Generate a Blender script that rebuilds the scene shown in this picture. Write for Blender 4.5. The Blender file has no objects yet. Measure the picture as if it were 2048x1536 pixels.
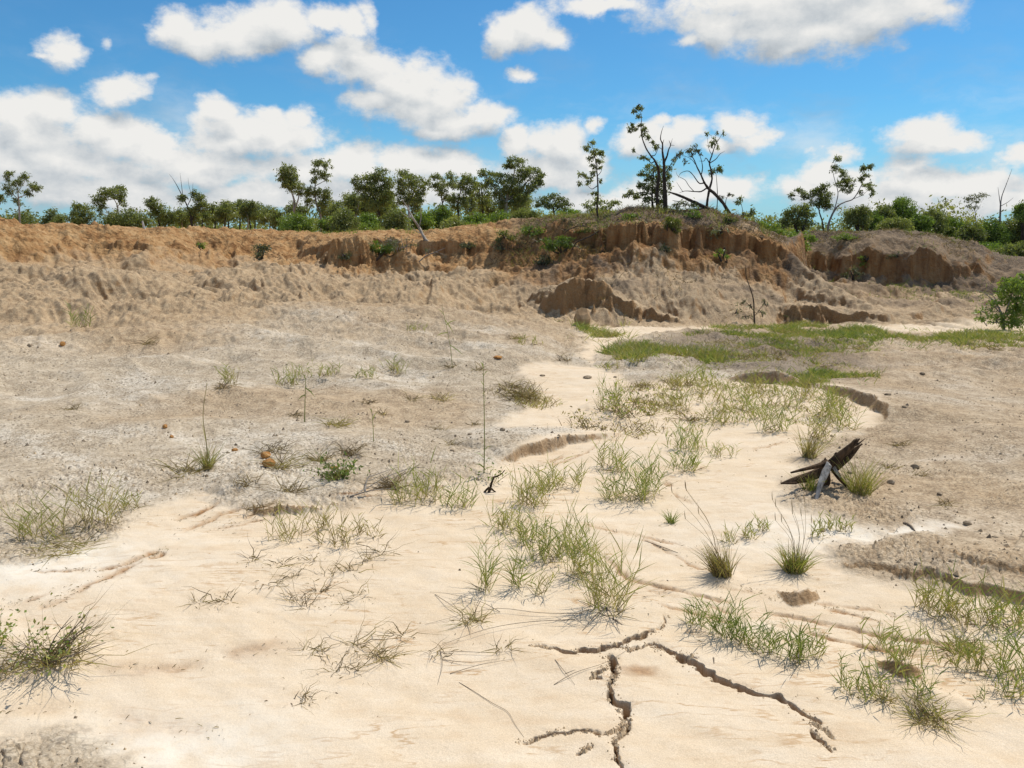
import bpy, math, time
import numpy as np
T0 = time.time()
SC = bpy.context.scene
COL = SC.collection
R = math.radians

# ------------------------------------------------------------------ camera
CAM_H = 1.7
PITCH = R(10.6)
FPX = 1595.0                      # focal length in pixels of the 2048 x 1536 photograph
cd = bpy.data.cameras.new('camera')
cd.sensor_width = 36.0
cd.lens = 36.0 * FPX / 2048.0
cd.clip_start = 0.05
cd.clip_end = 8000.0
cam = bpy.data.objects.new('camera', cd)
COL.objects.link(cam)
cam.location = (0, 0, CAM_H)
cam.rotation_euler = (R(90) - PITCH, 0, 0)
SC.camera = cam

CP, SP = math.cos(PITCH), math.sin(PITCH)
def ray(px, py):
    dx = (np.asarray(px, float) - 1024) / FPX
    dy = -(np.asarray(py, float) - 768) / FPX
    return dx, CP + dy * SP, -SP + dy * CP
def at(px, py, Y):
    """point that lies Y metres ahead of the camera position"""
    a, b, c = ray(px, py)
    s = Y / b
    return np.array([a * s, b * s, CAM_H + c * s])
def on(px, py, z=0.0):
    """ground-plan point at height z"""
    a, b, c = ray(px, py)
    s = (z - CAM_H) / c
    return np.array([a * s, b * s])

# ------------------------------------------------------------------ light
SUN_EL, SUN_AZ = R(58), R(46)     # azimuth measured from straight ahead towards the right
sun_dir = np.array([math.cos(SUN_EL) * math.sin(SUN_AZ), math.cos(SUN_EL) * math.cos(SUN_AZ), math.sin(SUN_EL)])
sl = bpy.data.lights.new('sun', 'SUN')
sl.energy = 4.9
sl.angle = R(0.53)
sl.color = (1.0, 0.935, 0.825)
so = bpy.data.objects.new('sun', sl)
COL.objects.link(so)
from mathutils import Vector
so.rotation_euler = Vector(sun_dir).to_track_quat('Z', 'Y').to_euler()
so.location = (20, 10, 40)

SC.view_settings.view_transform = 'Standard'
SC.view_settings.look = 'None'
SC.view_settings.gamma = 1.0
SC.view_settings.exposure = -0.10
SC.view_settings.use_curve_mapping = False
SC.cycles.max_bounces = 5
SC.cycles.diffuse_bounces = 3
SC.cycles.transmission_bounces = 3
SC.cycles.transparent_max_bounces = 4

# ------------------------------------------------------------------ node helpers
class NT:
    def __init__(s, tree): s.t = tree; s.n = tree.nodes; s.l = tree.links
    def node(s, typ, **kw):
        nd = s.n.new(typ)
        for k, v in kw.items(): setattr(nd, k, v)
        return nd
    def put(s, sock, v):
        if isinstance(v, bpy.types.NodeSocket): s.l.new(v, sock)
        elif v is not None: sock.default_value = v
    def math(s, op, a, b=None, c=None, clamp=False):
        nd = s.node('ShaderNodeMath', operation=op, use_clamp=clamp)
        s.put(nd.inputs[0], a); s.put(nd.inputs[1], b); s.put(nd.inputs[2], c)
        return nd.outputs[0]
    def vmath(s, op, a, b=None, c=None, out=0):
        nd = s.node('ShaderNodeVectorMath', operation=op)
        s.put(nd.inputs[0], a); s.put(nd.inputs[1], b)
        if c is not None: s.put(nd.inputs[2], c)
        return nd.outputs[out]
    def noise(s, vec, scale, detail=3, rough=0.5, out='Fac', dist=0.0):
        nd = s.node('ShaderNodeTexNoise')
        s.put(nd.inputs['Vector'], vec)
        nd.inputs['Scale'].default_value = scale
        nd.inputs['Detail'].default_value = detail
        nd.inputs['Roughness'].default_value = rough
        nd.inputs['Distortion'].default_value = dist
        return nd.outputs[out]
    def ss(s, v, a, b, lo=0.0, hi=1.0):
        nd = s.node('ShaderNodeMapRange', interpolation_type='SMOOTHSTEP')
        s.put(nd.inputs[0], v)
        nd.inputs[1].default_value = a; nd.inputs[2].default_value = b
        nd.inputs[3].default_value = lo; nd.inputs[4].default_value = hi
        return nd.outputs[0]
    def mix(s, f, a, b, mode='MIX'):
        nd = s.node('ShaderNodeMix', data_type='RGBA', blend_type=mode)
        s.put(nd.inputs[0], f); s.put(nd.inputs[6], a); s.put(nd.inputs[7], b)
        return nd.outputs[2]
    def attr(s, name, out='Fac'):
        return s.node('ShaderNodeAttribute', attribute_name=name).outputs[out]
    def ramp(s, v, stops):
        nd = s.node('ShaderNodeValToRGB')
        s.put(nd.inputs[0], v)
        e = nd.color_ramp.elements
        while len(e) < len(stops): e.new(0.5)
        for i, (p, c) in enumerate(stops):
            e[i].position = p; e[i].color = (*c, 1)
        return nd.outputs[0]
def rgb(*c): return (*c, 1.0)

# ------------------------------------------------------------------ world: sky and cumulus clouds
world = bpy.data.worlds.new('World')
SC.world = world
world.use_nodes = True
W = NT(world.node_tree)
W.n.clear()
SKY_STRENGTH = 0.10
CLOUDS = [  # centre and half-size of each puff, as seen from the wash
 (122,96,36,26),(80,106,42,8),(215,80,18,22),
 (365,58,42,34),(425,78,45,30),(480,66,66,42),(560,46,75,36),(500,98,48,16),(645,32,50,22),(705,42,44,24),(750,32,22,28),
 (645,112,42,28),(705,88,44,30),(722,132,70,38),(765,165,62,46),(738,208,50,22),(820,182,76,52),(832,228,110,30),(885,200,58,52),(930,162,22,16),(905,250,100,30),(968,236,62,30),(875,270,52,18),
 (25,225,50,36),(112,212,56,32),(156,192,26,16),(70,268,90,52),(190,256,66,44),(245,278,58,42),(130,320,170,50),(300,300,64,36),(20,330,70,60),(255,178,46,24),(310,160,22,12),
 (442,232,40,26),(536,238,36,22),(600,242,34,26),(500,268,118,34),(575,278,84,30),(440,292,84,18),
 (390,330,140,34),(600,340,120,36),(200,380,220,34),(700,330,90,36),(560,390,200,28),(830,330,80,32),(900,335,60,26),(770,380,160,30),(880,385,120,26),
 (1008,72,40,32),(1058,58,56,34),(1104,70,40,24),(1152,78,16,12),(1200,6,92,14),
 (1045,152,30,15),(1110,152,12,14),
 (1390,74,54,14),(1440,44,72,38),(1560,36,126,52),(1650,58,104,48),(1750,30,100,42),(1840,14,74,34),(1600,98,62,14),(1930,42,10,9),(1620,-20,290,44),
 (1035,285,34,36),(1085,290,44,36),(1135,292,52,40),(1190,256,22,24),(1090,345,110,36),(1180,330,40,30),
 (1278,284,48,28),(1306,252,30,18),(1372,262,42,22),(1335,282,66,22),(1478,252,46,26),(1510,276,50,20),(1425,290,50,18),(1548,288,20,12),(1535,222,20,6),
 (1498,362,26,12),(1450,382,70,24),(1320,390,120,30),(1180,400,120,24),
 (1695,308,40,20),(1640,340,52,26),(1600,372,60,26),(1690,360,60,30),(1850,268,54,24),(1885,294,76,20),(1950,288,28,8),(1826,338,58,22),(1866,366,100,30),(1965,362,60,28),(1800,400,120,26),(1960,405,120,26),(2036,314,38,20),
 (1722,166,18,6),(1928,228,16,6),(2046,86,18,12),
]
g = bpy.data.node_groups.new('cloud_field', 'ShaderNodeTree')
g.interface.new_socket('Vector', in_out='INPUT', socket_type='NodeSocketVector')
g.interface.new_socket('Distance', in_out='OUTPUT', socket_type='NodeSocketFloat')
G = NT(g)
gi = G.node('NodeGroupInput'); go = G.node('NodeGroupOutput')
acc = None
for (cx, cy, rx, ry) in [c_ for c_ in CLOUDS if c_[2] * c_[3] > 230]:
    a, b, c = ray(cx, cy)
    az, el = math.atan2(a, b), math.atan2(c, math.hypot(a, b))
    k_ = 1.12 if rx * ry > 900 else .95
    sx, sy = FPX / (rx * k_), FPX / (ry * k_)
    soft_ = .82 if rx * ry < 420 else (.45 if rx * ry < 900 else 0)      # small puffs stay thin and wispy
    v = G.vmath('MULTIPLY_ADD', gi.outputs[0], (sx, sy, 0), (-az * sx, -el * sy, soft_))
    d = G.vmath('LENGTH', v, out=1)
    acc = d if acc is None else G.math('SMOOTH_MIN', acc, d, 0.22)
G.l.new(acc, go.inputs[0])

tc = W.node('ShaderNodeTexCoord').outputs['Generated']
sep = W.node('ShaderNodeSeparateXYZ'); W.l.new(tc, sep.inputs[0])
az = W.math('ARCTAN2', sep.outputs[0], sep.outputs[1])
el = W.math('ARCSINE', sep.outputs[2])
uv = W.node('ShaderNodeCombineXYZ'); W.l.new(az, uv.inputs[0]); W.l.new(el, uv.inputs[1])
uv = uv.outputs[0]
sky = W.node('ShaderNodeTexSky', sky_type='NISHITA', sun_disc=False)
sky.sun_elevation = SUN_EL
sky.sun_rotation = SUN_AZ
sky.altitude = 300
sky.air_density = 1.0; sky.dust_density = 0.4; sky.ozone_density = 2.0
skyc = W.mix(1.0, sky.outputs[0], rgb(0.42, 0.92, 1.20), 'MULTIPLY')
veil = W.math('MULTIPLY', W.ss(el, R(9.0), R(0.0)), 0.55)
skyc = W.mix(veil, skyc, rgb(4.2, 6.6, 8.3))
def scale(col, f):
    o = W.vmath('SCALE', col, None); W.put(o.node.inputs[3], f); return o
CLOUD_B = 8.9
# scattered cumulus all over the sky
hz = W.math('MAXIMUM', sep.outputs[2], 0.06)
pn = W.node('ShaderNodeCombineXYZ')
W.l.new(hz, pn.inputs[0]); W.l.new(hz, pn.inputs[1]); pn.inputs[2].default_value = 1
plane = W.vmath('DIVIDE', tc, pn.outputs[0])
far_n = W.noise(W.vmath('MULTIPLY', plane, (1, 1, 0)), 0.9, 6, 0.56)
far_a = W.ss(far_n, 0.49, 0.60)
far_c = scale(W.ramp(far_n, [(.5, (.98, .98, .97)), (.72, (.70, .73, .76))]), CLOUD_B)
bg_far = W.node('ShaderNodeBackground'); bg_far.inputs[1].default_value = SKY_STRENGTH
W.l.new(W.mix(far_a, skyc, far_c), bg_far.inputs[0])
# the cumulus in the part of the sky that the photograph shows, puff by puff
nuv = W.vmath('MULTIPLY', uv, (1.0, 1.35, 1.0))
nz = W.noise(nuv, 7.0, 8, 0.60, out='Color')
wv = W.vmath('MULTIPLY_ADD', nz, (0.085, 0.050, 0), (-0.0425, -0.025, 0))
uvw = W.vmath('ADD', uv, wv)
def field(v):
    gn = W.node('ShaderNodeGroup'); gn.node_tree = g
    W.l.new(v, gn.inputs[0])
    return gn.outputs[0]
fine = W.noise(nuv, 24.0, 9, 0.62)
fine_up = W.noise(W.vmath('ADD', nuv, (0.006, 0.012, 0)), 24.0, 9, 0.62)
D1 = field(uvw)
D2 = field(W.vmath('ADD', uvw, (0.008, 0.026, 0)))
dens = W.math('ADD', W.math('SUBTRACT', 1.0, D1), W.math('MULTIPLY', W.math('SUBTRACT', fine, 0.5), 1.9))
alpha = W.ss(dens, -0.28, 0.48)
thin = W.noise(W.vmath('MULTIPLY', uvw, (1.0, 2.2, 1.0)), 6.5, 7, 0.6)
alpha = W.math('MAXIMUM', alpha, W.math('MULTIPLY', W.math('MULTIPLY', W.ss(thin, 0.44, 0.72), W.ss(el, R(15), R(3))), 0.55))
relief = W.math('ADD', W.math('MULTIPLY', W.math('SUBTRACT', fine, fine_up), 0.95),
                W.math('MULTIPLY', W.math('SUBTRACT', D2, D1), 0.70))
shade = W.math('ADD', 0.62, relief, clamp=True)
ccol = scale(W.ramp(shade, [(0.0, (0.46, 0.52, 0.58)), (0.42, (0.70, 0.745, 0.78)), (0.66, (0.86, 0.88, 0.885)), (1.0, (1.04, 1.03, 1.0))]), CLOUD_B)
outside = W.math('MAXIMUM', W.ss(W.math('ABSOLUTE', az), R(34), R(39)), W.ss(el, R(16.5), R(21)))
in_a = W.math('MULTIPLY', alpha, W.math('SUBTRACT', 1.0, outside))
c_in = W.mix(in_a, W.mix(W.math('MULTIPLY', far_a, outside), skyc, far_c), ccol)
bg_in = W.node('ShaderNodeBackground'); bg_in.inputs[1].default_value = SKY_STRENGTH
W.l.new(c_in, bg_in.inputs[0])
pick = W.math('MAXIMUM', W.math('GREATER_THAN', W.math('ABSOLUTE', az), R(39)), W.math('GREATER_THAN', W.math('ABSOLUTE', W.math('SUBTRACT', el, R(9.0))), R(12)))
ms = W.node('ShaderNodeMixShader')
W.l.new(pick, ms.inputs[0]); W.l.new(bg_in.outputs[0], ms.inputs[1]); W.l.new(bg_far.outputs[0], ms.inputs[2])
wo = W.node('ShaderNodeOutputWorld'); W.l.new(ms.outputs[0], wo.inputs[0])
world.cycles.sampling_method = 'MANUAL'
world.cycles.sample_map_resolution = 512

# ------------------------------------------------------------------ numpy noise
_rs = np.random.RandomState(7)
_perm = _rs.permutation(256).astype(np.int32)
_perm = np.concatenate([_perm, _perm, _perm])
_ang = _rs.rand(256) * 2 * np.pi
_gx, _gy = np.cos(_ang).astype(np.float32), np.sin(_ang).astype(np.float32)
_jx, _jy = _rs.rand(256).astype(np.float32), _rs.rand(256).astype(np.float32)
def perlin(x, y, seed=0):
    x = np.asarray(x, np.float32) + seed * 17.31; y = np.asarray(y, np.float32) + seed * 9.77
    xi = np.floor(x).astype(np.int32); yi = np.floor(y).astype(np.int32)
    fx = x - xi; fy = y - yi
    xi &= 255; yi &= 255
    u = fx * fx * fx * (fx * (fx * 6 - 15) + 10); v = fy * fy * fy * (fy * (fy * 6 - 15) + 10)
    def gr(ix, iy, dx, dy):
        h = _perm[_perm[ix & 255] + (iy & 255)]
        return _gx[h] * dx + _gy[h] * dy
    a = gr(xi, yi, fx, fy); b = gr(xi + 1, yi, fx - 1, fy)
    c = gr(xi, yi + 1, fx, fy - 1); d = gr(xi + 1, yi + 1, fx - 1, fy - 1)
    ab = a + u * (b - a); cd_ = c + u * (d - c)
    return (ab + v * (cd_ - ab)) * 1.5
def fbm(x, y, o=4, seed=0, gain=0.5):
    s = 0; a = 1.0; f = 1.0
    for i in range(o):
        s = s + a * perlin(x * f, y * f, seed + i * 3); a *= gain; f *= 2.07
    return s
def ridged(x, y, o=3, seed=0):
    s = 0; a = 1.0; f = 1.0
    for i in range(o):
        s = s + a * (1 - np.abs(perlin(x * f, y * f, seed + i * 3)) * 1.7); a *= 0.5; f *= 2.1
    return s / 1.75
def worley(x, y, seed=0):
    x = np.asarray(x, np.float32) + seed * 5.3; y = np.asarray(y, np.float32) + seed * 3.1
    xi = np.floor(x).astype(np.int32); yi = np.floor(y).astype(np.int32)
    f1 = np.full(x.shape, 9, np.float32); f2 = f1.copy(); idv = np.zeros(x.shape, np.float32)
    for i in (-1, 0, 1):
        for j in (-1, 0, 1):
            h = _perm[_perm[(xi + i) & 255] + ((yi + j) & 255)]
            d = np.hypot(xi + i + _jx[h] - x, yi + j + _jy[h] - y)
            m = d < f1
            f2 = np.where(m, f1, np.minimum(f2, d)); idv = np.where(m, h / 255.0, idv); f1 = np.where(m, d, f1)
    return f1, f2, idv
def sstep(v, a, b):
    t = np.clip((v - a) / (b - a), 0, 1)
    return t * t * (3 - 2 * t)
def smax(a, b, k):
    h = np.clip(0.5 + 0.5 * (a - b) / k, 0, 1)
    return b + (a - b) * h + k * h * (1 - h)

# ------------------------------------------------------------------ the lie of the land
# cross-sections of the gully: height of the floor 9 m out, then floor end, mid slope, scarp foot, scarp top, crest
SECT = [
 (-900, .22, (640,12.5),(585,15.0),(515,18.0),(440,20.0),(400,22.0)),
 (-250, .22, (640,12.5),(585,15.0),(515,18.5),(445,20.5),(415,22.0)),
 (0,    .20, (640,12.5),(580,15.5),(520,19.0),(458,20.5),(438,22.0)),
 (50,   .20, (640,12.5),(575,15.5),(522,19.2),(463,21.0),(450,23.0)),
 (150,  .20, (645,12.5),(558,16.0),(526,20.0),(472,22.0),(452,24.0)),
 (300,  .18, (640,12.5),(568,16.0),(530,20.0),(480,22.5),(459,25.0)),
 (450,  .15, (622,13.2),(572,17.0),(535,22.0),(492,25.0),(462,29.0)),
 (600,  .12, (610,14.0),(572,17.0),(538,22.0),(492,26.0),(463,30.0)),
 (655,  .11, (602,14.5),(566,17.5),(534,22.0),(486,24.0),(468,28.0)),
 (720,  .10, (602,14.5),(568,18.0),(528,22.0),(474,23.0),(464,26.0)),
 (850,  .07, (606,14.5),(560,19.0),(522,22.6),(478,23.6),(464,27.0)),
 (980,  .04, (612,14.8),(568,18.0),(525,21.0),(478,22.5),(449,25.0)),
 (1060, .03, (622,14.6),(572,17.5),(520,20.2),(468,21.6),(441,24.0)),
 (1130, .02, (645,14.8),(572,17.8),(520,19.6),(462,21.0),(434,23.6)),
 (1200, .02, (650,15.0),(588,17.0),(520,19.0),(455,20.0),(427,23.0)),
 (1300, .02, (645,15.6),(572,17.6),(516,19.0),(450,19.9),(420,22.5)),
 (1420, .02, (640,16.0),(572,17.8),(516,19.0),(453,19.9),(420,22.5)),
 (1480, .03, (638,16.2),(572,17.8),(518,18.9),(460,19.7),(438,22.2)),
 (1535, .03, (638,16.2),(574,17.8),(520,18.8),(470,19.5),(466,21.5)),
 (1570, .04, (640,16.3),(590,17.6),(545,19.2),(492,20.0),(480,21.5)),
 (1610, .05, (640,16.3),(602,20.5),(580,23.6),(492,25.3),(468,27.0)),
 (1700, .06, (640,16.3),(602,20.5),(578,23.8),(488,25.3),(466,27.0)),
 (1800, .08, (642,16.2),(600,21.0),(582,23.8),(490,25.2),(464,27.0)),
 (1860, .08, (642,16.2),(600,21.0),(586,23.6),(494,25.0),(470,27.0)),
 (1920, .08, (645,16.0),(602,20.5),(588,23.4),(516,25.0),(488,27.0)),
 (1990, .08, (648,15.8),(604,20.0),(590,23.0),(536,24.6),(512,26.5)),
 (2100, .10, (650,15.6),(606,19.5),(590,23.0),(545,24.6),(522,26.5)),
 (2900, .12, (650,15.6),(606,19.5),(590,23.0),(520,24.6),(490,26.5)),
]
NK = 12
_kt = [[] for _ in range(NK)]; _kr = [[] for _ in range(NK)]; _kz = [[] for _ in range(NK)]
for (px, zb, *kn) in SECT:
    pts = [at(px, py, Y) for (py, Y) in kn]
    th = math.atan2(pts[2][0], pts[2][1])
    rr = [math.hypot(p[0], p[1]) for p in pts]; zz = [p[2] for p in pts]
    r_all = [0, 4.6, 9.0] + rr + [rr[-1] + 7, 60, 200, 4000]
    z_all = [0, 0.0, zb] + zz + [zz[-1] * .9 + 1.6 * .1, 1.55, 1.5, 1.2]
    for k in range(NK):
        _kt[k].append(th); _kr[k].append(r_all[k]); _kz[k].append(z_all[k])
def knots(th):
    rk = [np.interp(th, _kt[k], _kr[k]).astype(np.float32) for k in range(NK)]
    zk = [np.interp(th, _kt[k], _kz[k]).astype(np.float32) for k in range(NK)]
    return rk, zk
def polyline(pts): return np.array([at(*p) for p in pts])
def poly_near(pl, x, y):
    """distance, signed side (+ = right-hand side) and interpolated third coordinate along a world polyline"""
    best = np.full(x.shape, 1e9, np.float32); side = np.zeros(x.shape, np.float32); zc = np.zeros(x.shape, np.float32); ss_ = np.zeros(x.shape, np.float32)
    L = 0; perp = np.zeros(x.shape, np.float32)
    for i in range(len(pl) - 1):
        a, b = pl[i], pl[i + 1]
        ex, ey = b[0] - a[0], b[1] - a[1]; l2 = ex * ex + ey * ey; ln = math.sqrt(l2)
        t = np.clip(((x - a[0]) * ex + (y - a[1]) * ey) / l2, 0, 1)
        dx, dy = x - a[0] - t * ex, y - a[1] - t * ey
        d = np.hypot(dx, dy)
        cr_ = -(ex * (y - a[1]) - ey * (x - a[0])) / ln
        m = d < best - 1e-6
        tie = (np.abs(d - best) <= 1e-5) & (np.abs(cr_) > np.abs(perp))     # at a corner trust the segment seen more squarely
        best = np.where(m, d, best)
        side = np.where(m | tie, np.sign(cr_), side); perp = np.where(m | tie, cr_, perp)
        if len(a) > 2: zc = np.where(m, a[2] + t * (b[2] - a[2]), zc)
        ss_ = np.where(m, L + t * ln, ss_)
        L += ln
    return best, side, zc, ss_, L
SPUR = polyline([(1470,450,20.4),(1550,478,20.0),(1575,498,19.7),(1602,526,19.3),(1650,560,18.6),(1720,597,17.6),(1795,637,16.2)])
WEDGE = polyline([(1075,634,15.7),(1100,606,15.8),(1124,572,15.9),(1155,557,16.0),(1190,560,16.0),(1230,590,15.9),(1290,620,15.7),(1350,636,15.6),(1430,650,15.5)])
LOWBANK = polyline([(1500,640,16.9),(1545,620,17.0),(1580,607,17.1),(1640,608,17.0),(1700,619,16.8),(1760,625,16.5),(1805,640,16.2)])
BLOCK = polyline([(640,505,22.3),(665,478,22.0),(720,471,22.2),(760,472,22.8)])
def near_line(pts, h):   # crest of a small cut bank, heights h along it
    out = []
    for (p, hh) in zip(pts, h):
        q = on(p[0], p[1], hh); out.append((q[0], q[1], hh))
    return np.array(out)
BANKS = [  # crest line (world), front slope, back slope
 (near_line([(985,930),(1008,912),(1040,893),(1085,878),(1150,868),(1235,866),(1290,868)], [.0,.04,.08,.085,.07,.04,.0]), 2.5, .05),
 (near_line([(1560,760),(1640,768),(1692,774),(1740,788),(1778,810),(1772,838),(1740,860)], [.05,.10,.15,.18,.16,.08,.0]), 2.5, .03),
 (near_line([(1640,1108),(1700,1124),(1760,1132),(1850,1148),(1950,1166),(2080,1188),(2300,1225)], [.0,.025,.035,.04,.045,.05,.05]), 1.8, -.015),
 (near_line([(1830,1085),(1880,1095),(1960,1125),(2060,1138),(2300,1170)], [.05,.065,.075,.085,.09]), 1.8, .02),
 (near_line([(420,990),(470,1003),(530,1018),(620,1017),(700,1010),(780,1003)], [.0,.03,.05,.04,.03,.0]), 1.6, .05),
 (near_line([(640,965),(700,950),(770,960),(860,975),(930,965)], [.02,.05,.05,.05,.02]), 1.0, .02),
 (near_line([(1430,760),(1500,745),(1560,742),(1620,760)], [.0,.14,.18,.08]), 2.2, .10),
 (near_line([(1535,1155),(1560,1172),(1590,1182),(1618,1176),(1642,1160)], [.0,.03,.042,.042,.0]), 1.5, .25),
 (near_line([(1710,1290),(1760,1312),(1830,1330),(1880,1325)], [.0,.04,.05,.0]), 2.0, .10),
]
def near_path(pts):
    return np.array([on(*p) for p in pts])
CRACKS = [  # line, width, depth
 (near_path([(1305,1284),(1335,1300),(1378,1322),(1400,1335),(1440,1358),(1500,1384),(1555,1394),(1592,1412),(1632,1446)]), 0.0186, .085),
 (near_path([(1310,1292),(1350,1305),(1385,1312)]), 0.0161, .08),
 (near_path([(1100,1297),(1140,1302),(1180,1297),(1215,1292),(1240,1290)]), 0.0136, .06),
 (near_path([(1215,1296),(1250,1282),(1285,1268),(1312,1256)]), 0.0174, .045),
 (near_path([(1215,1310),(1230,1330),(1232,1345)]), 0.0136, .075),
 (near_path([(1185,1358),(1200,1345),(1212,1335)]), 0.0093, .04),
 (near_path([(1222,1365),(1215,1382),(1235,1405),(1250,1412),(1252,1430),(1245,1440)]), 0.0149, .075),
 (near_path([(1250,1452),(1248,1470)]), 0.0062, .04),
 (near_path([(1228,1480),(1235,1495),(1230,1512),(1245,1530),(1250,1560)]), 0.0074, .04),
 (near_path([(1035,1482),(1075,1470),(1110,1462),(1150,1460),(1180,1464),(1210,1470)]), 0.0074, .035),
 (near_path([(1622,1448),(1650,1462),(1668,1478)]), 0.0056, .03),
 (near_path([(1625,1460),(1640,1480),(1662,1502)]), 0.0062, .03),
 (near_path([(1160,1503),(1185,1493)]), 0.0050, .02),
 (near_path([(1238,1290),(1262,1300),(1290,1290),(1312,1282)]), 0.0050, .02),
 (near_path([(1232,1345),(1222,1366)]), 0.0074, .04),
 (near_path([(1246,1440),(1252,1455),(1246,1470),(1230,1482)]), 0.0056, .03),
 (near_path([(1210,1470),(1232,1462),(1244,1445)]), 0.0037, .015),
 (near_path([(1060,1290),(1085,1294),(1104,1298)]), 0.0037, .015),
 (near_path([(1312,1256),(1330,1240),(1338,1228)]), 0.0043, .02),
]
RILLS = [  # shallow stained rills in the sand
 (near_path([(1180,1095),(1230,1125),(1260,1158),(1380,1185),(1500,1208),(1640,1236),(1760,1262),(1900,1285),(2060,1312)]), .011, .022),
 (near_path([(1265,1172),(1360,1192),(1470,1222),(1560,1246),(1680,1275),(1770,1292),(1900,1302)]), .009, .018),
 (near_path([(1290,1200),(1400,1225),(1520,1262),(1640,1290)]), .008, .010),
 (near_path([(1420,1165),(1540,1190),(1700,1205),(1850,1235)]), .007, .008),
 (near_path([(1650,1210),(1700,1222),(1760,1236)]), .008, .014),
 (near_path([(1480,1172),(1530,1188),(1580,1196)]), .010, .016),
 (near_path([(1150,1040),(1200,1060),(1300,1075),(1420,1105)]), .008, .008),
 (near_path([(1250,1065),(1330,1095),(1400,1135),(1480,1160)]), .007, .008),
 (near_path([(70,1150),(120,1148),(180,1145)]), .009, .014),
 (near_path([(180,1146),(240,1138),(290,1118),(330,1098)]), .012, .018),
 (near_path([(150,1190),(210,1165),(280,1130)]), .012, .014),
 (near_path([(300,1128),(330,1108)]), .012, .018),
 (near_path([(360,1068),(400,1050),(440,1035),(500,1022)]), .012, .018),
 (near_path([(340,1045),(400,1030),(450,1012)]), .010, .012),
 (near_path([(410,1048),(470,1045),(520,1030),(560,1022)]), .012, .018),
 (near_path([(420,1062),(480,1052),(540,1040)]), .010, .010),
 (near_path([(0,1220),(70,1205),(130,1188)]), .012, .012),
 (near_path([(80,1225),(130,1205),(170,1180)]), .014, .010),
 (near_path([(600,1010),(680,1012),(780,1004)]), .010, .014),
 (near_path([(1050,935),(1090,925),(1130,905)]), .008, .010),
 (near_path([(1060,945),(1110,925),(1170,905),(1200,885)]), .007, .008),
 (near_path([(1330,960),(1350,990),(1390,1010)]), .010, .008),
 (near_path([(1500,905),(1560,890),(1610,880)]), .010, .008),
 (near_path([(0,1420),(200,1435),(380,1460),(450,1468)]), .05, .006),
 (near_path([(180,1345),(350,1335),(480,1305),(620,1285)]), .03, .005),
]
PEDESTALS = [(1445,1148,.10,.02),(560,1018,.12,.03),(1860,1400,.12,.05),(700,915,.2,.07),(560,905,.22,.05),(480,985,.2,.05),(1650,985,.25,.05),(1310,735,.5,.10),(1280,790,.4,.05),(95,1315,.18,.05),(975,960,.10,.05),(1230,815,.3,.05)]
SAND_POLYS = [
 [(-500,1190),(-100,1130),(60,1122),(170,1092),(245,1040),(330,1000),(420,988),(520,1018),(640,1016),(760,1003),(700,985),(760,970),(860,985),(940,962),(985,940),(1008,915),(1045,896),(1085,882),(1160,871),(1090,862),(1010,862),(1010,835),(1062,800),(1085,782),(1020,745),(1100,734),(1200,738),(1250,752),(1268,776),(1330,762),(1400,755),(1480,765),(1560,772),(1640,778),(1692,790),(1732,815),(1772,835),(1765,852),(1700,872),(1640,890),(1600,918),(1568,965),(1585,1010),(1640,1030),(1680,1042),(1760,1062),(1850,1050),(1930,1052),(1880,1080),(1760,1092),(1690,1090),(1640,1105),(1720,1140),(1800,1150),(1950,1172),(2100,1196),(2600,1280),(3000,2400),(-1000,2400),(-1000,1900),(260,1545),(190,1492),(105,1462),(0,1478),(-300,1500),(-600,1500)],
 [(1160,652),(1300,657),(1420,648),(1450,655),(1330,668),(1260,680),(1200,700),(1190,735),(1160,730),(1160,690)],
 [(1655,640),(1750,648),(1900,640),(2100,640),(2100,660),(1900,662),(1800,660),(1700,654)],
]
SAND_POLYS = [np.array([on(px, py, .02) for px, py in P]) for P in SAND_POLYS]
TAN_POLY = np.array([on(px, py, .1) for px, py in [(60,835),(400,800),(620,762),(900,768),(1010,790),(985,840),(700,850),(450,858),(250,858)]])
PALE_LINES = [near_path(p) for p in ([(590,636),(680,650),(800,664),(870,668)],[(560,660),(600,666)],[(640,672),(720,690),(900,712)],[(0,830),(120,825)],[(870,660),(980,672),(1130,700)],[(1740,735),(1900,728),(2048,735)],[(1880,790),(1960,785)],[(1880,925),(2048,930)],[(1780,810),(2000,840)],[(0,900),(200,960),(260,1010)])]
def in_poly(P, x, y):
    c = np.zeros(x.shape, bool)
    for i in range(len(P)):
        a, b = P[i - 1], P[i]
        if a[1] == b[1]: continue
        c ^= ((a[1] > y) != (b[1] > y)) & (x < (b[0] - a[0]) * (y - a[1]) / (b[1] - a[1]) + a[0])
    return c
def sd_poly(P, x, y):
    d = poly_near(np.vstack([P, P[:1]]), x, y)[0]
    return np.where(in_poly(P, x, y), d, -d)

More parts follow.
